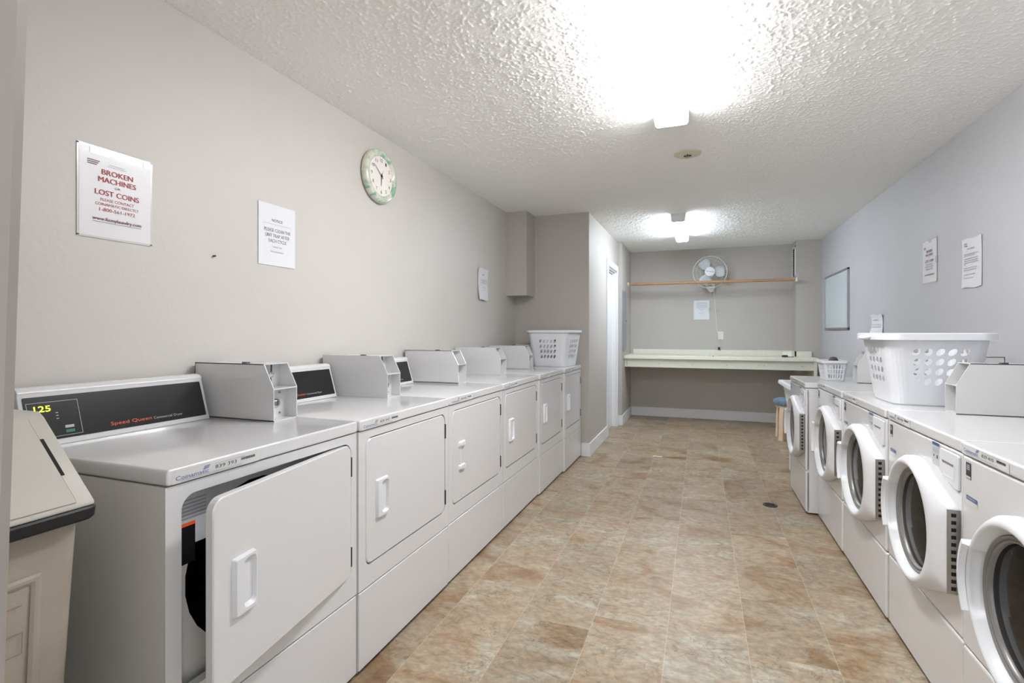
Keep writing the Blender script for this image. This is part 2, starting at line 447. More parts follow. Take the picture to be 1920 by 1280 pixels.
# ================================================================== CEILING LIGHTS
def ceiling_light(label, x0, x1, y0, y1, lamp):
    cx, cy = (x0+x1)/2, (y0+y1)/2
    t = thing('ceiling_light', label, 'ceiling light', (cx, cy, HC), 'fluorescent ceiling fittings')
    hw, hl = (x1-x0)/2, (y1-y0)/2; kw = .93; ei = .014 if lamp is M_lamp_near else .022
    if ei > .02: kw = .97
    MB().box((-hw*kw, -hl+.01, -.032), (hw*kw, hl-.01, 0), M_trim).build('metal_housing', t, bevel=.003)
    prof = [(-hw*(kw+.02), -.030), (-hw, -.027), (-hw+.2*ei, -.070), (-hw+ei, -.081), (hw-ei, -.081), (hw-.2*ei, -.070), (hw, -.027), (hw*(kw+.02), -.030)]
    m = MB(); m.loft([[(p[0], y, p[1]) for p in prof] for y in (-hl+.012, hl-.012)], lamp, cap0=True, cap1=True)
    m.build('diffuser', t)
    if lamp is M_lamp_near: MB().box((hw, -hl+.02, -.026), (hw+.003, hl-.02, -.021), M_hinge).build('lens_seam', t)
    for s in (-1, 1):
        e = MB(); y = s*(hl-.006)
        e.loft([[(p[0]*1.01, yy, p[1]*1.01 if p[1] < -.031 else 0) for p in prof] for yy in (y-.005, y+.005)], M_trim if lamp is M_lamp_far else M_plastic, cap0=True, cap1=True)
        e.build('end_cap', t)
    return t
ceiling_light('long fluorescent ceiling light nearest the camera', -.236, -.062, 1.66, 2.90, M_lamp_near)
ceiling_light('farther fluorescent ceiling light, in front of the fan and folding counter', -.288, -.142, 5.40, 6.62, M_lamp_far)

t = thing('ceiling_mount_plate', 'round stained mounting plate on ceiling between the two lights', 'mounting plate', (-.084, 3.61, HC))
m = MB(); n = 32
m.loft([[(r_*math.cos(2*PI*k/n), r_*math.sin(2*PI*k/n), z) for k in range(n)] for r_, z in ((.088, 0), (.086, -.006), (.06, -.010), (.035, -.012))], M_detector, cap1=True)
m.build('plate', t, smooth=True)
m = MB(); m.box((-.024, -.004, -.020), (.024, .004, -.010), M_hinge); m.box((-.004, -.024, -.022), (.004, .024, -.010), M_hinge); m.cyl((0, 0), 2, .010, -.03, -.01, M_chrome, 12)
m.build('bracket', t)

# ================================================================== DRYERS
DW = .69
def dryer_label(parent, number, x, s=1, y_start=.014, z0=.8765, zh=.0275):
    """printed number strip on the lid edge; s = +1 on the dryers (faces +x), -1 on the washers (faces -x)"""
    g = MB(); O = (x, y_start, z0); Rv = (0, s, 0); Uv = (0, 0, 1)
    g.rect(O, Rv, Uv, 0, .245, .001, zh-.001, M_sticker)
    O2 = (x+.0004*s, y_start, z0); k = zh/.0275
    g.text('Coinamatic', O2, Rv, Uv, .008, .092, .008*k, .018*k, M_blue)
    for i, q in enumerate((.0175, .0205, .0235)):
        g.add([Vector(O2)+Vector(Rv)*a+Vector(Uv)*b for a, b in ((.076+.002*i, (q)*k), (.092+.002*i, (q+.0016)*k), (.092+.002*i, (q+.0032)*k), (.076+.002*i, (q+.0016)*k))], [(0, 1, 2, 3)], M_stblue)
    g.text(number, O2, Rv, Uv, .110, .172, .0115*k, .0205*k, M_inkd)
    x_ = .186; rnd = random.Random(number)
    while x_ < .228:
        w_ = rnd.choice((.0008, .0014, .002)); g.rect(O2, Rv, Uv, x_, x_+w_, .015*k, .0215*k, M_inkd); x_ += w_+.0009
    for zz in (.0035, .0062): g.rect(O2, Rv, Uv, .02, .19, zz*k, (zz+.0007)*k, M_inkl)
    g.rect(O2, Rv, Uv, .11, .2, .0242*k, .0249*k, M_inkl)
    return g.build('number_label', parent)

def coin_box(parent, x_front, y0, w, z, x_back, s=1, h=.203):
    """open-fronted meter case; s=+1 front faces +x"""
    X = lambda d: x_front - s*d
    t = .003
    c = MB()
    side = [(0, 0), (0, .116), (.045, h), (abs(x_back-x_front), h), (abs(x_back-x_front), 0)]
    for yy in (y0, y0+w-t):
        c.prism([(X(a), b) for a, b in side], 1, yy, yy+t, M_enamel_side if False else M_enamel)
    D = abs(x_back-x_front)
    c.box((X(.045), y0, h-t), (X(D), y0+w, h), M_enamel); c.box((X(0), y0, 0), (X(D), y0+w, t), M_enamel)
    c.box((X(D-t), y0, 0), (X(D), y0+w, h), M_enamel)
    c.box((X(.0), y0+t, .112), (X(.09), y0+w-t, .116), M_enamel)              # divider shelf
    # face plate a little back inside
    c.box((X(.050), y0+t, t), (X(.053), y0+w-t, .112), M_enamel); c.box((X(.085), y0+t, .116), (X(.088), y0+w-t, h-t), M_enamel)
    # return flange on the left (near) side
    o = c.build('coin_box', parent, loc=(0, 0, z))
    k = MB(); cy = y0+w*.52
    n = 16
    k.tube([(X(.072), cy+.010*math.cos(2*PI*i/n), .160+.010*math.sin(2*PI*i/n)) for i in range(n+1)], .0028, M_chrome, 6)
    k.tube([(X(.074), cy, .150), (X(.072), cy+.002, .118)], .0028, M_dark, 6); k.tube([(X(.074), cy+.004, .170), (X(.074), cy+.004, h-.006)], .0028, M_hinge, 6)
    k.cyl((X(.060), cy+.006), 2, .014, .116, .1185, M_chrome, 16)
    k.build('coin_slide', o)
    k = MB(); k.cyl((y0+w*.44, .058), 0, .017, X(.050), X(.036), M_chrome, 20); k.cyl((y0+w*.44, .058), 0, .010, X(.037), X(.031), M_steel, 16)
    k.box((X(.0305), y0+w*.44-.0015, .049), (X(.0312), y0+w*.44+.0015, .067), M_dark)
    k.build('lock', o, smooth=True)
    k = MB()
    for yy, zz in ((.68, .095), (.68, .02)): MB().cyl((y0+w*yy, zz), 0, .004, X(.050), X(.046), M_steel, 10).build('screw', o)
    k = MB(); xb = X(min(.16, D*.5)); k.box((xb-.012, y0+.02, h), (xb+.012, y0+.035, h+.004), M_hinge)
    k.build('top_latch', o)
    return o

def door_handle(parent, hx, y0, z0, broken=False):
    g = MB(); W_, H_ = .076, .146
    if not broken:
        o0 = [(hx, y0+a, z0+b) for a, b in rrect(0, W_, 0, H_, .004, 3)]
        o1 = [(hx+.011, y0+a, z0+b) for a, b in rrect(.006, W_-.001, .004, H_-.004, .004, 3)]
        i1 = [(hx+.011, y0+a, z0+b) for a, b in rrect(.030, W_-.003, .012, H_-.010, .012, 3)]
        i0 = [(hx+.001, y0+a, z0+b) for a, b in rrect(.032, W_-.007, .020, H_-.016, .010, 3)]
        g.loft([o0, o1, i1, i0], M_plastic, cap1=True)
    else:
        for zb, zt in ((0, .028), (H_-.028, H_)):
            o0 = [(hx, y0+a, z0+b) for a, b in rrect(.006, W_-.004, zb, zt, .006, 3)]
            o1 = [(hx+.012, y0+a, z0+b) for a, b in rrect(.018, W_-.008, zb+.006, zt-.003, .005, 3)]
            g.loft([o0, o1], M_plastic, cap1=True)
        g.loft([[(hx, y0+a, z0+b) for a, b in rrect(.026, .036, .024, H_-.024, .003, 3)], [(hx+.003, y0+a, z0+b) for a, b in rrect(.028, .034, .026, H_-.026, .002, 3)]], M_plastic, cap1=True)
    return g.build('handle', parent, smooth=True)

OP = (.042, .655, .376, .842)      # door opening y0 y1 z0 z1 (local)
def make_dryer(open_deg=0, broken=False, label=''):
    t = thing('dryer', label, 'dryer', group='coin operated dryers along the left wall')
    D = .655
    # cabinet: shell + front frame with the opening
    c = MB(); Wd = DW-.003; y0 = .0015
    hole = rrect(OP[0]-.002, OP[1]+.002, OP[2]-.002, OP[3]+.002, .036, 6)
    outer = ring_outer(hole, y0, Wd, .299, .873)
    c.loft([[(0, a, b) for a, b in outer], [(0, a, b) for a, b in hole], [(-.026, a, b) for a, b in hole]], M_enamel)
    yz = [(y0, .012), (Wd, .012), (Wd, .873), (y0, .873)]
    c.loft([[(0, a, max(b, .299)) for a, b in yz], [(-.006, a, b if b > .3 else .299) for a, b in yz]], M_enamel)
    c.loft([[(-.006, a, b) for a, b in yz], [(-D, a, b) for a, b in yz]], M_enamel_side, cap1=True)
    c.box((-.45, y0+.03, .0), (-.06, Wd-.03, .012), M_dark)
    c.build('cabinet', t)
    # inner bulkhead with the drum mouth
    b = MB(); bc = (.30, .60); n = 28
    circ = [(bc[0]+.215*math.cos(2*PI*(k+.5)/n), bc[1]+.215*math.sin(2*PI*(k+.5)/n)) for k in range(n)]
    ob = ring_outer(circ, .01, Wd-.01, .35, .866)
    b.loft([[(-.05, a, q) for a, q in ob], [(-.05, a, q) for a, q in circ], [(-.07, a, q) for a, q in circ]], M_enamel_side)
    b.loft([[(-.07, a, q) for a, q in circ], [(-.5, a, q) for a, q in circ]], M_drum, cap1=True)
    b.build('drum', t)
    if open_deg:
        g = MB(); O = (-.0495, .012, 0); Rv = (0, 1, 0); Uv = (0, 0, 1)
        g.rect(O, Rv, Uv, .02, .17, .70, .83, M_stgrey)
        h_ = MB(); h_.rect((-.049, .012, 0), Rv, Uv, .02, .10, .748, .757, M_orange); h_.rect((-.049, .012, 0), Rv, Uv, .02, .10, .655, .748, M_black); h_.build('danger_sticker', t)
        for q in range(6): g.rect((-.049, .012, 0), Rv, Uv, .03, .13, .765+.009*q, .769+.009*q, M_inkl)
        g.rect((-.049, .012, 0), Rv, Uv, .014, .024, .555, .567, M_hinge)
        g.build('warning_sticker', t)
    # lid
    l_ = MB(); l_.loft([[(x, a, b) for a, b in rrect(y0, Wd, .8755, LID, .008, 3)] for x in (.005, -D)], M_enamel, cap0=True, cap1=True)
    l_.build('lid', t, bevel=.006, bseg=3)
    # lower panel
    p = MB().box((-.02, y0+.001, .016), (.001, Wd-.001, .2945), M_enamel); p.build('lower_panel', t, bevel=.004)
    # door
    dr = MB(); hy = OP[1]; shape = rrect(OP[0]+.0025-hy, -.0025, OP[2]+.0025, OP[3]-.0025, .034, 6)
    L = [[(x, a, b) for a, b in rrect(OP[0]+.0025+q-hy, -.0025-q, OP[2]+.0025+q, OP[3]-.0025-q, .034-q, 6)] for x, q in ((-.020, 0), (-.003, 0), (.0, .003))]
    dr.loft(L, M_enamel, cap0=True, cap1=True)
    do = dr.build('door', t, loc=(0, hy, 0))
    door_handle(do, 0, .101-hy, .531, broken)
    if open_deg: do.rotation_euler = (0, 0, R(open_deg)) ; do.location = (.004, hy, 0)
    for z in (.41, .725):
        MB().box((-.004, OP[1]-.0025, z), (.0035, OP[1]+.004, z+.068), M_hinge).build('hinge', t)
    # console
    def cx(z): return -.543-(z-.914)*.30
    prof = [(-.543, .914), (cx(.93), .93), (cx(1.056), 1.056), (cx(1.064)+.004, 1.064), (cx(1.073), 1.073), (cx(1.073)-.02, 1.078), (-.645, 1.074), (-.645, .914)]
    co = MB(); co.prism([(a, b) for a, b in prof], 1, .008, .550, M_enamel); co = co.build('console', t, bevel=.003)
    up = Vector((-.30, 0, 1)).normalized(); nn = Vector((1, 0, .30)).normalized()
    O = Vector((cx(.914), 0, .914)) + nn*.0012
    def zc(z): return (z-.914)/up.z
    pm = MB(); a0, a1 = .018, .538; z0, z1 = zc(.930), zc(1.050)
    q0 = [O+Vector((0, a, 0))+up*b-nn*.003 for a, b in rrect(a0, a1, z0, z1, .003, 2)]; q1 = [O+Vector((0, a, 0))+up*b for a, b in rrect(a0, a1, z0, z1, .003, 2)]
    pm.loft([q0, q1], M_black, cap0=True, cap1=True); pm = pm.build('control_panel', co)
    g = MB(); O2 = O+nn*.0006; Rv = (0, 1, 0)
    def fr(a, b, c_, d_, w_, m_):
        for r_ in ((a, b, c_, c_+w_), (a, b, d_-w_, d_), (a, a+w_, c_, d_), (b-w_, b, c_, d_)): g.rect(O2, Rv, up, *r_, m_)
    fr(.024, .146, zc(.937), zc(1.034), .0012, M_lgrey)
    g.rect(O2, Rv, up, .105, .127, zc(.957), zc(.9645), M_lgrey); g.rect(O2, Rv, up, .105, .127, zc(.944), zc(.952), M_green)
    for i in range(3): g.rect(O2, Rv, up, .088, .094, zc(.985+.008*i), zc(.987+.008*i), M_lgrey)
    g.text('Speed Queen', O2, Rv, up, .222, .345, zc(.941), zc(.954), M_orange)
    g.text('Commercial Dryer', O2, Rv, up, .352, .450, zc(.941), zc(.951), M_lgrey)
    g.build('printing', co)
    if open_deg:
        g = MB(); g.text('125', O2, Rv, up, .040, .078, zc(1.008), zc(1.024), M_digit); g.build('display_digits', co)
    coin_box(t, -.269, .577, .111, LID, -.655)
    return t

ND = [  # y start, y end, x front, number, shift of the coin box, label
    (.815, 1.510, -1.150, '839 393', 0, 'nearest white coin dryer, its door hanging ajar and its display lit'),
    (1.512, 2.203, -1.146, '839 397', 0, 'second white dryer from the camera, closed, next to the dryer with the open door'),
    (2.205, 2.929, -1.149, '839 401', .045, 'third white dryer, its door handle broken away leaving two stubs'),
    (2.931, 3.654, -1.149, '839 408', .040, 'fourth white dryer from the camera, between the broken-handled one and the fifth'),
    (3.656, 4.334, -1.136, '839 399', 0, 'fifth white dryer, second from the taupe end wall'),
    (4.336, 4.985, -1.118, '839 405', 0, 'farthest white dryer, against the taupe end wall under a laundry basket')]
first = make_dryer(8, False, ND[0][5])
second = make_dryer(0, False, ND[1][5])
third = make_dryer(0, True, ND[2][5])
DR = []
for i, (a, b, xf, num, sh, lab) in enumerate(ND):
    o = (first, second, third)[i] if i < 3 else copy_tree(second)
    o['label'] = lab
    o.location = (xf, a, 0); o.scale = (1, (b-a)/DW, 1)
    for c in o.children:
        if c.name.startswith('coin_box'): c.location.y = sh
    DR.append((o, num))
for o, num in DR: dryer_label(o, num, .0056)

# ================================================================== WASHERS
WW = .68
def hull_r(th, pts):
    d = (math.cos(th), math.sin(th)); best = 0
    n = len(pts)
    for i in range(n):
        x1, y1 = pts[i]; x2, y2 = pts[(i+1) % n]
        ex, ey = x2-x1, y2-y1; den = d[0]*ey-d[1]*ex
        if abs(den) < 1e-12: continue
        t = (x1*ey-y1*ex)/den; u = (x1*d[1]-y1*d[0])/den
        if t > 0 and -1e-6 <= u <= 1+1e-6: best = max(best, t)
    return best
def convex(P):
    P = sorted(set(P)); 
    def half(Q):
        h = []
        for p in Q:
            while len(h) > 1 and (h[-1][0]-h[-2][0])*(p[1]-h[-2][1])-(h[-1][1]-h[-2][1])*(p[0]-h[-2][0]) <= 0: h.pop()
            h.append(p)
        return h[:-1]
    return half(P)+half(P[::-1])

def make_washer(label=''):
    """front plane x=0 facing -x, machine runs to +x; y 0..WW"""
    t = thing('washer', label, 'washing machine', group='front loading washers along the right wall')
    D = .70; y0, y1 = .002, WW-.002
    c = MB(); c.loft([[(x, a, b) for a, b in ((y0, .012), (y1, .012), (y1, .864), (y0, .864))] for x in (.012, D)], M_enamel, cap0=True, cap1=True)
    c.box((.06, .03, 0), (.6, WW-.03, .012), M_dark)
    c.build('cabinet', t)
    p = MB(); p.loft([[(x, a, b) for a, b in ((y0, .299), (y1, .299), (y1, .8635), (y0, .8635))] for x in (0, .03)], M_enamel, cap0=True, cap1=True)
    p.build('front_panel', t, bevel=.009, bseg=4)
    p = MB(); p.loft([[(x, a, b) for a, b in ((y0, .016), (y1, .016), (y1, .2955), (y0, .2955))] for x in (0, .03)], M_enamel, cap0=True, cap1=True)
    p.build('lower_panel', t, bevel=.009, bseg=4)
    p = MB(); p.box((-.004, y0-.001, .8665), (D, y1+.001, .905), M_enamel); p.build('lid', t, bevel=.008, bseg=4)
    # ---- door
    cy, cz, r = .318, .558, .228
    hy = .018
    pts = convex([(r*math.cos(2*PI*k/96), r*math.sin(2*PI*k/96)) for k in range(96)] + [(hy-cy, .129), (hy-cy, -.129)])
    n = 96; TH = [2*PI*(k+.5)/n for k in range(n)]
    rho = [hull_r(a, pts) for a in TH]; rmax = max(rho)
    def loop(fr, fx):
        return [(fx(k), cy+fr(k)*math.cos(TH[k]), cz+fr(k)*math.sin(TH[k])) for k in range(n)]
    tt = [min(1, max(0, (q-r)/(rmax-r))) for q in rho]
    # grip pocket on the far side of the ring (angles around +y)
    gr = [max(0, min(1, (R(27)-abs((a+PI) % (2*PI)-PI))/R(4))) for a in TH]
    d = MB()
    L = [loop(lambda k: rho[k]-.004, lambda k: 0), loop(lambda k: rho[k], lambda k: -.006),
         loop(lambda k: rho[k]-.001, lambda k: -.030+.004*tt[k]),
         loop(lambda k: rho[k]-.010, lambda k: -.042+.010*tt[k]),
         loop(lambda k: .209+.02*tt[k], lambda k: -.050),
         loop(lambda k: .200+.002*gr[k], lambda k: -.052),
         loop(lambda k: .195+.006*gr[k], lambda k: -.048+.004*gr[k]),
         loop(lambda k: .187+.012*gr[k], lambda k: -.034+.026*gr[k]),
         loop(lambda k: .182, lambda k: -.022+.010*gr[k]), loop(lambda k: .180, lambda k: -.014)]
    d.loft(L, M_plastic); do = d.build('door', t, smooth='all')
    # far-side grip: raised outer lip with two ears
    g = MB()
    arc = [R(-25)+R(50)*i/14 for i in range(15)]
    cr = []
    for a in arc:
        u = abs(a)/R(25); ro = .236 + .004*(1-u*u)
        cr.append([(-.020, cy+(ro-.012)*math.cos(a), cz+(ro-.012)*math.sin(a)), (-.020, cy+ro*math.cos(a), cz+ro*math.sin(a)),
                   (-.060, cy+(ro-.002)*math.cos(a), cz+(ro-.002)*math.sin(a)), (-.064, cy+(ro-.020)*math.cos(a), cz+(ro-.020)*math.sin(a)), (-.050, cy+(ro-.026)*math.cos(a), cz+(ro-.026)*math.sin(a))])
    g.loft(cr, M_plastic, cap0=True, cap1=True)
    g.build('door_grip', do, smooth=True)
    def disc(rs, m_, name, par, cap=False):
        q = MB(); q.loft([[(x, cy+a*math.cos(2*PI*k/64), cz+a*math.sin(2*PI*k/64)) for k in range(64)] for a, x in rs], m_, cap1=cap)
        return q.build(name, par, smooth='all')
    disc([(.181, -.016), (.179, -.026), (.175, -.027), (.173, -.018), (.170, -.017), (.168, -.023), (.164, -.022), (.162, -.008)], M_ring, 'glass_ring', do)
    disc([(.163, -.010), (.145, -.013), (.10, -.017), (.05, -.019), (.01, -.0195)], M_glass, 'door_glass', do, True)
    h = MB(); h.box((-.034, hy-.004, cz-.129), (-.001, hy-.0005, cz+.129), M_steel)
    for i in range(11):
        z = cz-.118+.0225*i; h.box((-.024, hy-.0052, z), (-.012, hy-.003, z+.011), M_dark)
    h.build('hinge', do)
    # ---- dispenser drawer
    dz1 = .853; poly = [(.016, .747), (.030, .743), (.09, .756), (.152, .779), (.152, dz1-.006), (.146, dz1), (.020, dz1), (.014, dz1-.006)]
    q = MB(); sh = [(a, b) for a, b in poly]
    c0 = (.083, .80)
    def shr(k): return [(c0[0]+(a-c0[0])*k, c0[1]+(b-c0[1])*k) for a, b in poly]
    q.loft([[(0, a, b) for a, b in sh], [(-.006, a, b) for a, b in shr(.985)], [(-.007, a, b) for a, b in shr(.95)]], M_plastic, cap1=True)
    dro = q.build('dispenser_drawer', t)
    q = MB(); q.loft([[(-.0075, a, b) for a, b in rrect(.040, .132, .768, .826, .004, 3)], [(-.0078, a, b) for a, b in rrect(.044, .128, .772, .822, .004, 3)],
                      [(-.0072, a, b) for a, b in rrect(.047, .125, .776, .812, .004, 3)]], M_plastic, cap1=True)
    q.box((-.0085, .046, .812), (-.0072, .126, .8185), M_ring)
    q.build('drawer_grip', dro)
    q = MB(); q.loft([[(-.0012, a, b) for a, b in [(c0[0]+(a-c0[0])*1.03, c0[1]+(b-c0[1])*1.045) for a, b in poly]]], M_dark)
    q.add([(-.0004, c0[1-1]+(a-c0[0])*1.028, c0[1]+(b-c0[1])*1.04) for a, b in poly], [tuple(range(len(poly)))], M_ring); q.v = q.v[len(poly):]; q.f = [tuple(range(len(poly)))]; q.m = [0]; q.mats = [M_ring]
    q.build('drawer_gap_shade', dro)  # grey outline behind the drawer, painting the shadow in its gap
    # stickers: programme label beside the drawer, black rating tag and blue strip at the far end
    g = MB(); O = (-.0008, 0, 0); Rv = (0, -1, 0); Uv = (0, 0, 1)
    def rc(a, b, c_, d_, m_, O_=O): g.rect(O_, Rv, Uv, -b, -a, c_, d_, m_)
    O2 = (-.0012, 0, 0)
    rc(.166, .226, .784, .862, M_stgrey); rc(.168, .224, .850, .8600, M_stblue, O2)
    for i in range(3): rc(.172, .22, .838-.005*i, .8395-.005*i, M_inkl, O2)
    rc(.180, .188, .808, .820, M_inkd, O2); rc(.206, .214, .812, .818, M_inkd, O2)
    g.build('programme_label', t)
    g = MB(); rc(.622, .652, .800, .848, M_inkd); rc(.6235, .6505, .8015, .8085, M_stgrey, O2); rc(.626, .648, .824, .846, M_ink, O2)
    for k_ in range(3): rc(.628, .646, .828+.005*k_, .830+.005*k_, M_stgrey, (-.0016, 0, 0))
    g.build('rating_tag', t)
    g = MB(); rc(.585, .650, .727, .752, M_sticker); rc(.586, .649, .739, .7515, M_stblue, O2)
    g.text('ENERGY', (-.0016, 0, 0), Rv, Uv, -.642, -.594, .7425, .7485, M_sticker)
    g.build('blue_strip', t)
    return t

NW = [  # y start, y end, x front, height scale, number, label
    (1.232, 1.912, .738, 1, '839 410', 'nearest white front-loading washer, cut off by the right edge'),
    (1.916, 2.572, .743, 1, '839 406', 'second front-loading washer, in front of the big laundry basket, with a coin box above'),
    (2.577, 3.274, .737, 1, '839 411', 'middle front-loading washer, carrying the big white laundry basket'),
    (3.279, 3.903, .733, 1, '839 404', 'fourth front-loading washer from the camera, next to the one that stands forward'),
    (3.926, 4.545, .665, .985, '839 402', 'farthest front-loading washer, standing forward of the row beside the tub')]
w0 = make_washer()
DR = []
for i, (a, b, xf, hs, num, lab) in enumerate(NW):
    o = w0 if i == 0 else copy_tree(w0)
    o['label'] = lab
    o.location = (xf, a, 0); o.scale = (1, (b-a)/WW, hs)
    DR.append((o, num))
for o, num in DR: dryer_label(o, num, -.0048, -1, WW-.018, .8705, .029)
# coin boxes over the washers
for o in [q for q in COL.objects if q.get('category') == 'washing machine']:
    y0 = o.location.y
    for (ya, yb, xf) in ((1.852, 1.95, .952), (2.512, 2.612, .952), (3.225, 3.325, .952), (3.85, 3.95, .945)):
        if y0 < ya < y0+.66 and abs(o.location.x-.665) > .02:
            sc = o.scale[1]
            coin_box(o, xf-o.location.x, (ya-y0)/sc, (yb-ya)/sc, .905, .68, -1)

# ================================================================== LAUNDRY BASKETS WITH HOLES
def perim(hx, hy, rc, u):
    """u: 0..8, even spans = straight sides, odd spans = corners; returns x,y"""
    i = int(u) % 8; f = u-int(u)
    C = [(hx-rc, hy-rc), (-hx+rc, hy-rc), (-hx+rc, -hy+rc), (hx-rc, -hy+rc)]
    # side 0: right (+x) from -y to +y ; corner 1 ; side 2: top(+y) from +x to -x ...
    if i == 0: return (hx, -hy+rc+f*2*(hy-rc))
    if i == 2: return (hx-rc-f*2*(hx-rc), hy)
    if i == 4: return (-hx, hy-rc-f*2*(hy-rc))
    if i == 6: return (-hx+rc+f*2*(hx-rc), -hy)
    k = (i-1)//2; cx, cy = C[k]; a = PI/2*(k+f)
    return (cx+rc*math.cos(a), cy+rc*math.sin(a))
def basket(label, loc, rz, top, bot, H, sides, rows, mat_=M_basket, kind='leaf', vr=(.2, .74), group=None, rc=(.07, .09), rim=.022, rimh=.030):
    """sides: {side index: (n columns, u0, u1)}; top/bot half sizes"""
    t = thing('laundry_basket', label, 'laundry basket', loc, group, rz)
    def S(u, v):
        k = v
        hx = bot[0]+(top[0]-bot[0])*k; hy = bot[1]+(top[1]-bot[1])*k; r_ = rc[0]+(rc[1]-rc[0])*k
        x, y = perim(hx, hy, r_, u); return (x, y, .006+(H-.012)*v)
    m = MB()
    us = []
    vv = [0, vr[0]] + [vr[0]+(vr[1]-vr[0])*(i+1)/rows for i in range(rows)] + [1]
    for s in range(8):
        if s % 2: us += [(s+k/6, s+(k+1)/6, False) for k in range(6)]
        elif s in sides:
            nc, a, b = sides[s]
            us.append((s, s+a, False)); us += [(s+a+(b-a)*i/nc, s+a+(b-a)*(i+1)/nc, True) for i in range(nc)]; us.append((s+b, s+1-1e-6, False))
        else: us += [(s, s+.5, False), (s+.5, s+1-1e-6, False)]
    bd = [(-1,-1),(-.5,-1),(0,-1),(.5,-1),(1,-1),(1,-.5),(1,0),(1,.5),(1,1),(.5,1),(0,1),(-.5,1),(-1,1),(-1,.5),(-1,0),(-1,-.5)]
    for (a, b, hole) in us:
        for j in range(len(vv)-1):
            v0, v1 = vv[j], vv[j+1]
            if hole and 1 <= j <= rows:
                um, vm, du, dv = (a+b)/2, (v0+v1)/2, (b-a)/2, (v1-v0)/2
                O = [S(um+x*du, vm+y*dv) for x, y in bd]; I = []
                for x, y in bd:
                    th = math.atan2(y, x)
                    if kind == 'leaf':
                        ca, sa = math.cos(th-R(45)), math.sin(th-R(45)); rr = 1/math.sqrt((ca/.86)**2+(sa/.56)**2)
                        I.append(S(um+rr*math.cos(th)*du, vm+rr*math.sin(th)*dv))
                    else:
                        I.append(S(um+x*du*.55, vm+y*dv*.78))
                nb = len(bd)
                m.add(O+I, [(k, (k+1) % nb, nb+(k+1) % nb, nb+k) for k in range(nb)], mat_)
            else:
                m.add([S(a, v0), S(b, v0), S(b, v1), S(a, v1)], [(0, 1, 2, 3)], mat_)
    # floor of the basket, rounded in
    N = 48
    def ringz(sc, z): 
        return [(perim(bot[0]*sc, bot[1]*sc, rc[0]*sc, 8*k/N)[0], perim(bot[0]*sc, bot[1]*sc, rc[0]*sc, 8*k/N)[1], z) for k in range(N)]
    m.loft([ringz(1, .006), ringz(.97, 0), ringz(.80, 0)], mat_, cap1=True)
    m.build('body', t, solid=.0028, merge=.0002)
    # rim: rolled lip
    r_ = MB(); NR = 96
    def rl(e, z): return [(*perim(top[0]+e, top[1]+e, rc[1]+max(e, 0), 8*k/NR), z) for k in range(NR)]
    r_.loft([rl(-.002, H-.012), rl(-.002, H-.002), rl(.003, H), rl(rim-.004, H), rl(rim, H-.003), rl(rim+.001, H-rimh), rl(rim-.002, H-rimh), rl(rim-.003, H-.006), rl(.002, H-.006), rl(.001, H-.014)], mat_)
    r_.build('rim', t, smooth=True)
    return t
def add_handles(t, hx, H, w=.075):
    for s in (-1, 1):
        h = MB(); pts = []
        for i in range(13):
            a = PI*i/12; pts.append((s*(hx+.024*math.sin(a)), -w*math.cos(a), H-.012-.012*math.sin(a)))
        h.tube(pts, .0075, M_basket, 8); 
        h.build('handle', t, smooth=True)
# big basket on the middle washer: long side faces the camera
bk = basket('big white laundry basket with leaf-shaped holes, standing on the washers', (.968, 2.905, .906), R(0), (.196, .200), (.152, .158), .322,
            {6: (5, .10, .95), 4: (4, .10, .90), 2: (5, .1, .95), 0: (4, .10, .90)}, 4, vr=(.26, .82), group=None, rc=(.05, .062))
add_handles(bk, .212, .322)
# basket on the farthest dryer
bk = basket('white laundry basket with rows of holes, on the farthest dryer', (-1.318, 4.735, .915), R(-4), (.200, .235), (.160, .19), .338,
            {6: (5, .20, .86), 2: (5, .15, .85), 0: (4, .15, .85), 4: (4, .15, .85)}, 4, vr=(.2, .78), rc=(.05, .06), rim=.012, rimh=.022)
# small slotted basket behind
bk = basket('small low white basket with vertical slots, on the farthest washer', (.878, 4.205, .893), R(0), (.073, .105), (.056, .088), .142,
            {6: (6, .03, .97), 4: (8, .04, .96), 2: (6, .03, .97), 0: (8, .04, .96)}, 3, M_basket, 'slot', vr=(.08, .84), rc=(.012, .014), rim=.010, rimh=.018)
# brown brush lying in it
t = thing('scrubbing_brush', 'brown brush lying in the small slotted basket', 'brush', (.89, 4.22, 1.018), rz=1.2)
m = MB(); m.loft([[(.066*math.cos(2*PI*k/20)*s_, .028*math.sin(2*PI*k/20)*s_, z) for k in range(20)] for s_, z in ((.8, 0), (1, .008), (.95, .022), (.6, .036), (.2, .040))], M_brownrag, cap0=True, cap1=True)
m.build('back', t, smooth=True)
m = MB()
for i in range(9):
    for k in range(4): m.box((-.052+.013*i, -.018+.011*k, -.022), (-.047+.013*i, -.013+.011*k, .002), M_apron)
m.build('bristles', t)

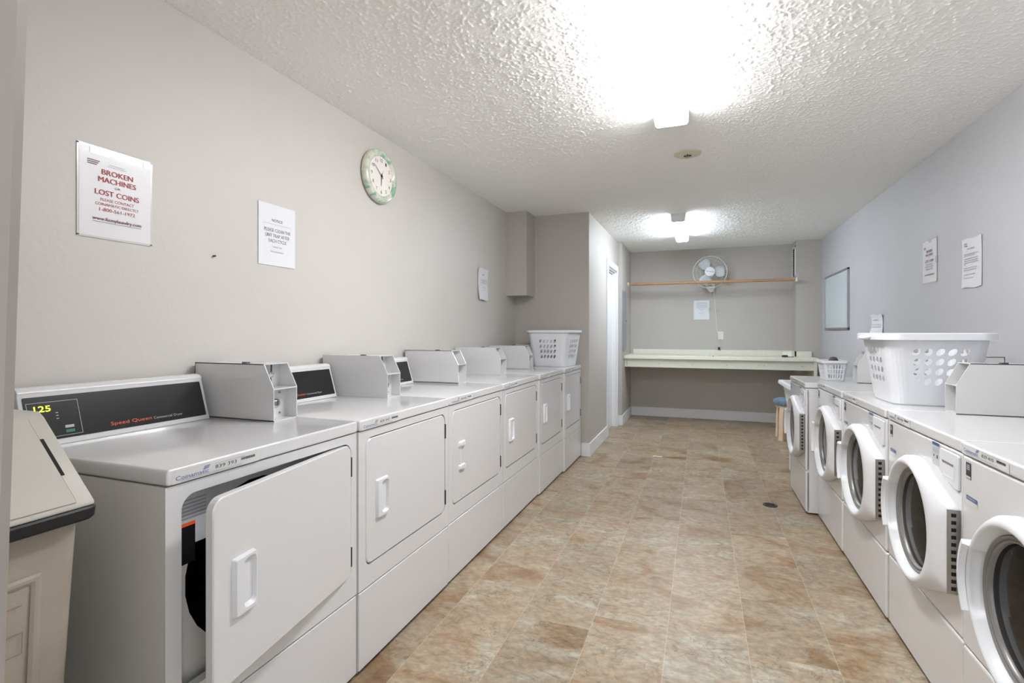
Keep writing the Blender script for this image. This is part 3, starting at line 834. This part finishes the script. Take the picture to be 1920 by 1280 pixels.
# ================================================================== FOLDING COUNTER
YC0 = 7.06; ZC = .920; XCR = 1.335
t = thing('folding_counter', 'long cream laminate counter along the far wall, under the fan', 'counter', (XAL, YC0, 0))
ox, oy = XAL, YC0
m = MB(); m.prism([(.001, 0), (XCR-ox, 0), (XCR-ox, 7.484-oy), (1.159-ox, 7.484-oy), (1.159-ox, YB-oy-.001), (.001, YB-oy-.001)], 2, ZC-.045, ZC, M_counter)
m.build('countertop', t, bevel=.006, bseg=3)
m = MB(); m.box((.004, .03, .765), (XCR-ox-.045, .05, ZC-.045), M_apron)
ap = m.build('apron', t)
m = MB()
for x in (.035, .46, .88, 1.30, 1.73, 2.15): m.cyl((x, .815), 1, .006, .026, .03, M_steel if x > .1 else M_hinge, 10)
m.cyl((.035, .845), 1, .005, .026, .03, M_hinge, 10); m.cyl((.035, .79), 1, .005, .026, .03, M_hinge, 10)
m.build('screws', ap)
m = MB(); m.box((.04, YB-oy-.02, ZC), (1.16-ox-.001, YB-oy-.001, ZC+.068), M_counter); m.box((1.16-ox-.001-.018, 7.485-oy-.02, ZC), (1.16-ox-.001, YB-oy-.02, ZC+.068), M_counter)
m.box((1.16-ox-.02, 7.485-oy-.02, ZC), (XCR-ox, 7.485-oy-.001, ZC+.068), M_counter)
m.build('backsplash', t)
m = MB(); m.box((XCR-ox-.045, .01, 0), (XCR-ox-.012, .42, ZC-.045), M_apron); m.build('end_panel', t)

# loose things on the counter
t = thing('power_adapter', 'dark grey adapter with a coiled cord at the right end of counter', 'adapter', (1.0, 7.25, ZC))
m = MB(); m.loft([[(a, b, z) for a, b in rrect(-.035, .03, -.022, .022, .01, 4)] for z in (0, .02, .026)], M_hinge, cap0=True, cap1=True); m.build('body', t, smooth=True)
m = MB(); m.tube([(.03, 0, .006), (.06, .01, .004), (.09, .0, .004), (.10, .02, .004)], .004, M_hinge, 6); m.build('cord', t)
t = thing('paper_slip', 'white paper slip propped against the backsplash at right end', 'paper', (1.06, 7.45, ZC))
m = MB(); m.add([(-.06, 0, 0), (.045, 0, 0), (.045, .03, .062), (-.06, .03, .058)], [(0, 1, 2, 3)], M_old); m.build('sheet', t, solid=.001)
t = thing('paper_scrap', 'crumpled white scrap lying near the middle of the counter', 'paper', (.06, 7.22, ZC))
m = MB(); m.add([(-.05, -.02, .001), (.04, -.03, .012), (.06, .03, .002), (-.03, .03, .016), (0, 0, .02)], [(0, 1, 4), (1, 2, 4), (2, 3, 4), (3, 0, 4)], M_paper); m.build('sheet', t, solid=.001)
t = thing('bottle_cap', 'tiny dark cap on the counter beside white scrap', 'cap', (.15, 7.15, ZC))
MB().cyl((0, 0), 2, .010, 0, .007, M_hinge, 14).build('cap', t)

# ================================================================== CLOTHES ROD
t = thing('clothes_rod', 'long wooden closet rod spanning the alcove in front of fan', 'rod', (XAL, 7.41, 1.92))
Lr = 1.16-XAL
m = MB(); m.tube([(.016, 0, 0), (Lr-.016, 0, -.005)], .0185, M_wood, 16); m.build('rod', t, smooth=True)
for x0_, x1_ in ((.001, .02), (Lr-.02, Lr-.001)):
    m = MB(); m.cyl((0, 0 if x0_ < .1 else -.005), 0, .03, x0_, x1_, M_old, 20); m.build('socket', t, smooth=True)

# ================================================================== WALL FAN
FX, FY, FZ, FR = .115, 7.50, 2.062, .218
t = thing('wall_fan', 'white oscillating fan mounted on the far wall behind the rod', 'fan', (FX, YB, FZ))
FYl = FY-YB
m = MB(); n = 64
def circ(r_, y, n=64): return [(r_*math.cos(2*PI*k/n), y, r_*math.sin(2*PI*k/n)) for k in range(n+1)]
m.tube(circ(FR, FYl-.0), .0048, M_fanw, 6, cap=False); 
m.build('guard_ring', t, smooth=True)
for nm, sg in (('front_guard', -1), ('rear_guard', 1)):
    m = MB()
    for k in range(40):
        a = 2*PI*k/40
        pts = [(r_*math.cos(a), FYl+sg*d_, r_*math.sin(a)) for r_, d_ in ((.058, .062), (.11, .060), (.17, .046), (.205, .022), (FR, .002))]
        m.tube(pts, .0009, M_fanw, 4)
    for r_, d_ in ((.12, .059), (.175, .044)):
        m.tube([(p[0], FYl+sg*d_, p[2]) for p in circ(r_, 0, 48)], .0011, M_fanw, 4, cap=False)
    m.build(nm, t)
for k in range(3):
    m = MB(); a0 = R(122-120*k); S_ = []
    for i in range(7):
        r_ = .035+.155*i/6; wd = R(16+26*math.sin(PI*min(1, i/6*.75+.15))); row = []
        for jx in range(6):
            a = a0+wd*(jx/5-.5)*1.7; row.append((r_*math.cos(a), FYl+.012*(jx/5-.5)*2, r_*math.sin(a)))
        S_.append(row)
    m.loft(S_, M_blade, close=False); m.build('blade', t, solid=.002, smooth='all')
m = MB(); m.loft([[(r_*math.cos(2*PI*k/40), FYl+d_, r_*math.sin(2*PI*k/40)) for k in range(40)] for r_, d_ in ((.066, -.056), (.066, -.064), (.060, -.071), (.03, -.075))], M_plastic, cap0=True, cap1=True)
hb = m.build('hub_badge', t, smooth=True)
m = MB(); m.text('Bionaire', (0, FYl-.0758, 0), Vector((1, 0, -.16)).normalized(), Vector((.16, 0, 1)).normalized(), -.045, .045, -.007, .010, M_stblue); m.build('lettering', hb)
m = MB(); m.loft([[(r_*math.cos(2*PI*k/24), FYl+d_, r_*math.sin(2*PI*k/24)) for k in range(24)] for r_, d_ in ((.03, -.02), (.03, .06), (.062, .065), (.065, .15), (.04, .17))], M_fanw, cap0=True, cap1=True)
m.build('motor', t, smooth=True)
m = MB(); sh = [(-.055, -.14), (.075, -.14), (.070, -.20), (.055, -.245), (.030, -.262), (.002, -.258), (-.025, -.235), (-.045, -.20)]
m.prism(sh, 1, -.075, -.001, M_fanw); m.loft([[(x*.5+.01, y, z) for x, z in ((-.06, -.16), (.06, -.16), (.06, -.10), (-.06, -.10))] for y in (-.20, -.05)], M_fanw, cap0=True, cap1=True)
m.tube([(.012, -.17, -.13), (.008, -.17, -.02)], .02, M_fanw, 10)
m.build('wall_mount', t, bevel=.008)
m = MB(); m.box((-.01, -.0765, -.172), (.035, -.0755, -.164), M_hinge); m.build('switch_label', t)
for dx, zz in ((-.0, -.49), (.106, -.52)):
    m = MB(); m.tube([(dx*.3+.01, -.06, -.25), (dx, -.04, zz+.012)], .0007, M_cord, 4); m.loft([[(dx+r_*math.cos(2*PI*k/10), -.04+r_*math.sin(2*PI*k/10), zz+z) for k in range(10)] for r_, z in ((.002, .012), (.008, .004), (.008, -.008), (.003, -.014))], M_chrome, cap0=True, cap1=True)
    m.build('pull_cord', t, smooth=True)
m = MB(); m.tube([(.058, -.03, -.235), (.062, -.008, -.30), (.070, -.006, -.38), (.078, -.006, -.50), (.086, -.006, -.62), (.094, -.006, -.74), (.105, -.012, -.82), (.125, -.014, -.86), (.132, -.010, -.905),
                  (.128, -.008, -.95), (.126, -.008, -1.03), (.125, -.03, -1.055)], .004, M_cord, 8)
pc = m.build('power_cord', t, smooth=True)
m = MB(); m.box((.110, -.038, -1.075), (.138, -.022, -1.035), M_rubber); m.build('plug', pc)

t = thing('wall_outlet', 'white outlet plate on far wall above the counter', 'outlet', (.262, YB, 1.19))
m = MB(); m.box((-.036, -.006, -.058), (.036, -.0005, .058), M_plastic); pl_ = m.build('cover_plate', t, bevel=.002)
m = MB()
for z in (-.022, .022):
    m.box((-.016, -.008, z-.015), (.016, -.006, z+.015), M_trim); m.box((-.008, -.0085, z-.005), (-.006, -.008, z+.006), M_dark); m.box((.006, -.0085, z-.005), (.008, -.008, z+.006), M_dark)
m.build('receptacle', t)

# ================================================================== VENT GRILLE on the column side
t = thing('air_vent', 'tall narrow air vent on the column, above the rod end', 'vent', (1.16, 7.62, 2.15))
m = MB(); y0, y1, z0, z1 = -.105, .125, -.205, .215
for a in ((y0, y1, z0, z0+.02), (y0, y1, z1-.02, z1), (y0, y0+.025, z0, z1), (y1-.025, y1, z0, z1)): m.box((-.010, a[0], a[2]), (-.0005, a[1], a[3]), M_trim)
m.build('frame', t)
m = MB(); m.box((-.002, y0+.02, z0+.02), (-.0006, y1-.02, z1-.02), M_dark)
for i in range(14):
    z = z0+.03+.027*i; m.add([(-.008, y0+.024, z), (-.008, y1-.024, z), (-.002, y1-.024, z+.014), (-.002, y0+.024, z+.014)], [(0, 1, 2, 3)], M_panel)
m.build('louvres', t)

# ================================================================== electrical panel on alcove wall
t = thing('breaker_panel', 'tall grey metal panel door on the alcove side wall', 'panel', (XAL, 7.04, 1.39))
m = MB(); m.box((.0005, -.165, -.41), (.010, .165, .41), M_panel); m.build('cover', t, bevel=.002)
m = MB(); m.box((.010, -.14, -.38), (.016, .14, .38), M_panel); dd = m.build('panel_door', t, bevel=.002)
m = MB(); m.cyl((.105, 0), 0, .008, .016, .022, M_hinge, 12); m.build('latch', dd)

# ================================================================== PAPERS ON WALLS
def sheet(name, label, cat, O, Rv, Uv, w_, h_, mat_=M_paper, curl=0, tilt=0, film=None, n=6, group=None):
    """paper with lower left corner at O; slight curl away from the wall"""
    Rv, Uv = Vector(Rv), Vector(Uv); Nn = Rv.cross(Uv)
    t = thing(name, label, cat, Vector(O), group)
    m = MB(); P = []
    for j_ in range(n+1):
        for i in range(n+1):
            a, b = i/n, j_/n
            lift = .002 + curl*((1-b)**3)*(.6+.4*math.sin(3*a+1)) + curl*.5*(b**6)
            P.append(Rv*(a*w_ + tilt*b*h_) + Uv*(b*h_ + (.004*math.sin(7*a) if j_ in (0, n) and curl else 0)) + Nn*lift)
    m.add(P, [(j_*(n+1)+i, j_*(n+1)+i+1, (j_+1)*(n+1)+i+1, (j_+1)*(n+1)+i) for j_ in range(n) for i in range(n)], mat_)
    m.build('sheet', t, solid=.0006)
    return t, Rv, Uv, Nn
YP = (0, 1, 0); YM = (0, -1, 0); ZP = (0, 0, 1)
# broken machines sign (left wall, nearest)
t, Rv, Uv, Nn = sheet('laminated_sign', 'laminated BROKEN MACHINES sign in red letters on left wall', 'sign', (XL+.001, 1.019, 1.540), YP, ZP, .219, .283, M_lamin)
O = Nn*.0032
g = MB()
def ct(body, cx_, w_, zb, zt, m_):
    for q in ((-.0005, 0, .0006) if zt-zb > .012 else (0,)): g.text(body, O+Nn*(q*.1+.0001), Rv, Uv, cx_-w_/2+q, cx_+w_/2+q, zb, zt, m_)
ct('BROKEN', .112, .096, .203, .220, M_red); ct('MACHINES', .112, .116, .178, .195, M_red); ct('OR', .112, .018, .163, .170, M_inkp)
ct('LOST COINS', .112, .136, .136, .153, M_red); ct('PLEASE CONTACT', .112, .104, .117, .126, M_red); ct('COINAMATIC DIRECTLY', .112, .134, .102, .111, M_red)
ct('1-800-561-1972', .112, .110, .084, .095, M_red); ct('www.fixmylaundry.com', .112, .150, .050, .064, M_inkp)
g.rect(O, Rv, Uv, .037, .187, .0475, .0487, M_inkp)
for i in range(3): g.rect(O, Rv, Uv, .022, .058-.004*i, .240-.006*i, .243-.006*i, M_inkp)
g.rect(O, Rv, Uv, .085, .135, .238, .2392, M_inkl); g.rect(O, Rv, Uv, .08, .14, .232, .233, M_inkl)
g.build('lettering', t)
g = MB()
for a, b in ((-.006, .0), (.219, .226)): g.rect(Nn*.0016, Rv, Uv, a, b, -.004, .288, M_film)
g.rect(Nn*.0016, Rv, Uv, -.006, .226, .283, .289, M_film); g.rect(Nn*.0016, Rv, Uv, -.006, .226, -.006, 0, M_film)
g.build('laminate_border', t)
for (a, b, c_, d_) in ((.03, .085, .262, .285), (.195, .226, .262, .284)):
    g = MB(); g.rect(Nn*.0036, Rv, Uv, a, b, c_, d_, M_film); g.build('tape', t)
# lint notice
t, Rv, Uv, Nn = sheet('paper_notice', 'white NOTICE about the lint trap, between red sign and clock', 'notice', (XL+.001, 1.706, 1.534), YP, ZP, .215, .277, M_paper)
O = Nn*.0032; g = MB()
ct('NOTICE', .105, .062, .199, .211, M_ink); g.rect(O, Rv, Uv, .02, .19, .187, .1878, M_inkl)
ct('PLEASE CLEAN THE', .108, .152, .153, .168, M_inkl); ct('LINT TRAP AFTER', .108, .140, .129, .144, M_inkl); ct('EACH CYCLE', .108, .104, .105, .120, M_inkl)
ct('THANK YOU', .105, .055, .082, .088, M_inkl); ct('MANAGEMENT', .105, .075, .060, .066, M_inkl)
g.build('lettering', t)
# narrow far notice
def print_lines(t, rows, mt=M_inkl):
    global g
    g = MB()
    for (a, b, z, h_) in rows:
        x = a; rnd = random.Random(int(z*1e4))
        while x < b:
            w_ = rnd.uniform(.006, .018); g.rect(O, Rv, Uv, x, min(x+w_, b), z, z+h_, mt); x += w_+.004
    return g.build('print', t)
t, Rv, Uv, Nn = sheet('paper_notice', 'small white notice with curled bottom at the far end of left wall', 'notice', (XL+.001, 4.050, 1.518), YP, ZP, .215, .280, M_paper, curl=.02)
O = Nn*.016; g = MB()
O = Nn*.0065
print_lines(t, [(.09, .135, .222, .008), (.06, .19, .178, .004), (.07, .19, .166, .004), (.06, .18, .152, .004), (.09, .16, .112, .003), (.09, .16, .092, .003)])
# back wall notice
t, Rv, Uv, Nn = sheet('paper_notice', 'white notice of grey print on far wall under the fan', 'notice', (-.096, YB-.001, 1.419), (1, 0, 0), ZP, .208, .272, M_paper)
O = Nn*.0034
print_lines(t, [(.035, .18, .238-.0145*i, .005) for i in range(6)] + [(.06, .15, .150, .005), (.09, .13, .134, .005), (.07, .14, .088, .004)])
# right wall notices
t, Rv, Uv, Nn = sheet('laminated_sign', 'small laminated sign with red print on right wall, nearer the whiteboard', 'sign', (XR-.001, 4.335, 1.572), YM, ZP, .222, .284, M_lamin, tilt=0)
O = Nn*.0036; g = MB()
ct('BROKEN', .112, .096, .203, .220, M_inkp); ct('MACHINES', .112, .116, .178, .195, M_inkp); ct('OR', .112, .018, .163, .170, M_inkp)
ct('LOST COINS', .112, .136, .136, .153, M_inkp); ct('PLEASE CONTACT', .112, .104, .117, .126, M_ink); ct('COINAMATIC DIRECTLY', .112, .134, .102, .111, M_ink)
ct('1-800-561-1972', .112, .110, .084, .095, M_inkp); ct('www.fixmylaundry.com', .112, .150, .044, .058, M_ink)
for i in range(3): g.rect(O, Rv, Uv, .022, .058, .240-.006*i, .243-.006*i, M_inkp)
g.build('lettering', t)
g = MB()
g.rect(Nn*.0016, Rv, Uv, -.006, 0, -.004, .288, M_film); g.rect(Nn*.0016, Rv, Uv, .222, .228, -.004, .288, M_film); g.rect(Nn*.0016, Rv, Uv, -.006, .228, .284, .290, M_film); g.rect(Nn*.0016, Rv, Uv, -.006, .228, -.008, 0, M_film)
g.build('laminate_border', t)
for (a, b, c_, d_) in ((.105, .145, .268, .294), (.205, .235, .12, .165)):
    g = MB(); g.rect(Nn*.0040, Rv, Uv, a, b, c_, d_, M_film); g.build('tape', t)
t, Rv, Uv, Nn = sheet('paper_notice', 'white typed notice on the right wall, nearest the camera', 'notice', (XR-.001, 3.758, 1.490), YM, ZP, .222, .284, M_lamin, curl=.006)
O = Nn*.0065
print_lines(t, [(.03, .065, .252, .008), (.03, .065, .240, .008), (.065, .15, .222, .005), (.03, .19, .192, .004), (.03, .15, .182, .004), (.03, .19, .166, .004), (.03, .19, .154, .004), (.03, .19, .142, .004), (.03, .05, .132, .003),
                (.03, .18, .112, .004), (.03, .17, .100, .004), (.03, .16, .074, .004), (.03, .14, .054, .003)])
t, Rv, Uv, Nn = sheet('paper_note', 'small curled white note on right wall, half hidden by big basket', 'note', (XR-.001, 5.46, 1.205), YM, ZP, .30, .185, M_paper, curl=.03, tilt=0)
O = Nn*.014
print_lines(t, [(.08, .2, .135, .006), (.04, .27, .095, .004), (.04, .27, .075, .004)])

# ================================================================== CLOCK
t = thing('wall_clock', 'round wall clock with marbled green rim on left wall', 'clock', (XL, 2.578, 2.163))
n = 72
def cl(r_, x): return [(x, r_*math.cos(2*PI*k/n), r_*math.sin(2*PI*k/n)) for k in range(n)]
m = MB(); m.loft([cl(.150, .001), cl(.158, .010), cl(.158, .030), cl(.152, .040), cl(.140, .045), cl(.122, .040), cl(.116, .034)], M_clockrim, cap0=True); m.build('rim', t, smooth='all')
m = MB(); m.loft([cl(.117, .033), cl(.116, .0335)], M_clockface, cap0=True, cap1=True); m.build('face', t)
m = MB()
for k in range(12):
    a = R(90-30*(k+1)); y, z = .094*math.cos(a), .094*math.sin(a); s_ = .013 if k+1 > 9 else .0075
    m.text(str(k+1), (.0345, y, z), YP, ZP, -s_/1.2, s_/1.2, -.010, .010, M_inkd)
m.build('numerals', t)
def hand(name, deg, L_, w_, m_, x):
    a = R(90-deg); d_ = Vector((0, math.cos(a), math.sin(a))); q = Vector((0, -math.sin(a), math.cos(a)))
    g = MB(); B = Vector((x, 0, 0)); g.add([B-d_*.018-q*w_, B-d_*.018+q*w_, B+d_*L_+q*w_*.4, B+d_*L_-q*w_*.4], [(0, 1, 2, 3)], m_); g.build(name, t, solid=.0008)
hand('minute_hand', 308, .088, .0028, M_ink, .0365); hand('hour_hand', 185, .058, .0035, M_ink, .0375); hand('second_hand', 20, .035, .0012, M_ink, .0385)
m = MB(); m.cyl((0, 0), 0, .006, .034, .041, M_hinge, 14); m.build('hand_pin', t)

# nail
t = MB().cyl((0, 0), 0, .0035, 0, .012, M_hinge, 10).build('nail', loc=(XL+.0005, 1.488, 1.535)); tag(t, 'small dark nail in left wall between the two papers', 'nail')
# wall clip near the right coin box
t = thing('wall_clip', 'small white clip on right wall beside the big basket', 'clip', (XR, 3.455, 1.09))
MB().box((-.03, -.05, -.008), (-.0005, .05, .008), M_plastic).build('clip', t, bevel=.003)

# ================================================================== WHITEBOARD
t = thing('whiteboard', 'framed whiteboard hanging on right wall', 'whiteboard', (XR, 6.73, 1.59))
hw, hh = .52, .325
m = MB(); m.box((-.012, -hw+.01, -hh+.01), (-.001, hw-.01, hh-.01), M_wb); m.build('board', t)
m = MB()
for a in ((-hw, hw, hh-.022, hh), (-hw, hw, -hh, -hh+.022), (-hw, -hw+.022, -hh, hh), (hw-.022, hw, -hh, hh)): m.box((-.020, a[0], a[2]), (-.0005, a[1], a[3]), M_alu)
m.build('frame', t, bevel=.002)

# ================================================================== WASTE BIN
t = thing('waste_bin', 'beige waste bin with sloping lid and black rim beside the nearest dryer', 'waste bin', (-1.205, .50, 0))
y0, y1 = -.20, .185
def bl(x0_, x1_, ya, yb, z, r_=.025): return [(a, b, z) for a, b in rrect(x0_, x1_, ya, yb, r_, 5)]
m = MB(); m.loft([bl(-.43, -.045, y0+.035, y1-.03, 0), bl(-.46, -.03, y0+.02, y1-.016, .42), bl(-.49, -.006, y0+.005, y1-.002, .84)], M_bin, cap0=True, cap1=True)
bd_ = m.build('body', t, smooth=True)
m = MB()   # raised rectangular frame on the front
def fx(z): return -.045+.039*(z/.84)
fr_ = [(y0+.05, .10), (y1-.075, .10), (y1-.068, .76), (y0+.045, .76)]
def inset(q, e): 
    c = (sum(p[0] for p in q)/4, sum(p[1] for p in q)/4); return [(p[0]+(e if p[0] < c[0] else -e), p[1]+(e if p[1] < c[1] else -e)) for p in q]
Ls = []
for e, x in ((0, 0), (.006, .003), (.012, .003), (.018, 0)): Ls.append([(fx(b)+x+.0006, a, b) for a, b in inset(fr_, e)])
m.loft(Ls, M_bin); m.build('front_frame', bd_)
m = MB()
def br(a, b, c_, d_): m.add([(fx(c_)+.0012, a, c_), (fx(c_)+.0012, b, c_), (fx(d_)+.0012, b, d_), (fx(d_)+.0012, a, d_)], [(0, 1, 2, 3)], M_binink)
br(.0, .085, .708, .7095); br(.02, .088, .655, .6565); br(.02, .088, .615, .6165); br(.0865, .088, .615, .656); br(.03, .062, .630, .640); br(.0, .05, .663, .666); br(0, .02, .55, .556)
m.build('printed_marks', bd_)
m = MB(); m.loft([bl(-.505, .020, y0-.006, y1+.008, .845, .018), bl(-.507, .024, y0-.008, y1+.012, .850, .018), bl(-.507, .025, y0-.008, y1+.014, .868, .018), bl(-.505, .022, y0-.006, y1+.010, .872, .018)], M_rubber, cap0=True, cap1=True)
m.build('rim_band', t, smooth=True)
# sloping hood: profile in x-z, ridge at the back
m = MB(); pf = [(.022, .872), (.020, .882), (-.150, 1.045), (-.168, 1.056), (-.300, 1.056), (-.320, 1.045), (-.505, .882), (-.505, .872)]
m.prism(pf, 1, y0-.004, y1+.008, M_binlid); hd = m.build('hood', t, bevel=.005)
m = MB(); k0 = Vector((.020, 0, .882)); k1 = Vector((-.150, 0, 1.045)); sl = (k1-k0).normalized(); nn = Vector((sl.z, 0, -sl.x))
def slp(a, b, ya, yb, h0, h1, mt, mm): 
    q = [k0+sl*a+nn*h0, k0+sl*b+nn*h0, k0+sl*b+nn*h1, k0+sl*a+nn*h1]
    mm.loft([[Vector((p.x, yy, p.z)) for p in q] for yy in (ya, yb)], mt, cap0=True, cap1=True)
slp(.003, .235, y0+.0, y1-.026, -.002, .004, M_binlid, m); m.build('swing_flap', hd)
m = MB(); slp(.075, .175, y1-.0262, y1-.0175, -.001, .0016, M_dark, m); slp(.008, .23, y1-.0262, y1-.0235, -.001, .0012, M_binink, m); m.build('flap_gap', hd)

# ================================================================== UTILITY TUB
t = thing('utility_tub', 'white plastic laundry tub on legs behind the farthest washer', 'tub', (.96, 4.93, 0))
def tb(hx, hy, z, r_=.03): return [(a, b, z) for a, b in rrect(-hx, hx, -hy, hy, r_, 5)]
m = MB(); m.loft([tb(.215, .245, .42), tb(.235, .265, .60), tb(.262, .290, .765), tb(.296, .312, .768), tb(.298, .314, .782), tb(.294, .311, .798), tb(.262, .285, .796), tb(.225, .255, .60), tb(.205, .235, .45)], M_tub, cap0=True, cap1=True)
m.build('basin', t, smooth=True)
for sx in (-1, 1):
    for sy in (-1, 1):
        m = MB(); x, y = sx*.215, sy*.245
        for dx, dy in ((0, -.05*sy), (-.05*sx, 0)):
            x1_, y1_ = x+dx, y+dy
            xa, xb = sorted((x, x1_ if dx else x-.005*sx)); ya, yb = sorted((y, y1_ if dy else y-.005*sy))
            m.box((xa, ya, 0), (xb, yb, .60), M_tub)
        m.build('leg', t)
# ================================================================== STOOL
t = thing('wooden_stool', 'round stool with blue-grey cushion and pale wooden legs near tub', 'stool', (.985, 6.62, 0))
m = MB(); m.loft([[(r_*math.cos(2*PI*k/40), r_*math.sin(2*PI*k/40), z) for k in range(40)] for r_, z in ((.165, .395), (.188, .402), (.196, .425), (.190, .452), (.16, .470), (.08, .477))], M_cushion, cap0=True, cap1=True)
m.build('cushion', t, smooth=True)
m = MB(); m.cyl((0, 0), 2, .172, .370, .395, M_stoolw, 32); m.build('seat', t)
for k in range(4):
    a = R(45+90*k); d_ = Vector((math.cos(a), math.sin(a), 0)); q = Vector((-d_.y, d_.x, 0))
    m = MB(); L = []
    for z, rr in ((0, .182), (.30, .172), (.385, .160)):
        c = d_*rr+Vector((0, 0, z)); L.append([c-q*.028-d_*.014, c+q*.028-d_*.014, c+q*.028+d_*.014, c-q*.028+d_*.014])
    m.loft(L, M_stoolw, cap0=True, cap1=True); m.build('leg', t, bevel=.003)

# ================================================================== FLOOR BITS
t = thing('floor_drain', 'small dark round drain in floor beside the washers', 'drain', (.463, 4.04, 0))
m = MB(); m.cyl((0, 0), 2, .048, 0, .004, M_hinge, 28); m.build('cover', t)
m = MB()
for i in range(-2, 3): m.box((-.03, -.003+.013*i, .004), (.03, .003+.013*i, .0045), M_dark)
m.build('slots', t)
t = MB().add([(-.045, -.012, .0015), (.045, -.022, .0015), (.048, -.004, .004), (-.040, .010, .003)], [(0, 1, 2, 3)], M_paper).build('paper_scrap', loc=(-.406, 5.247, 0), solid=.001)
tag(t, 'tiny white paper scrap lying on floor in the aisle', 'paper')
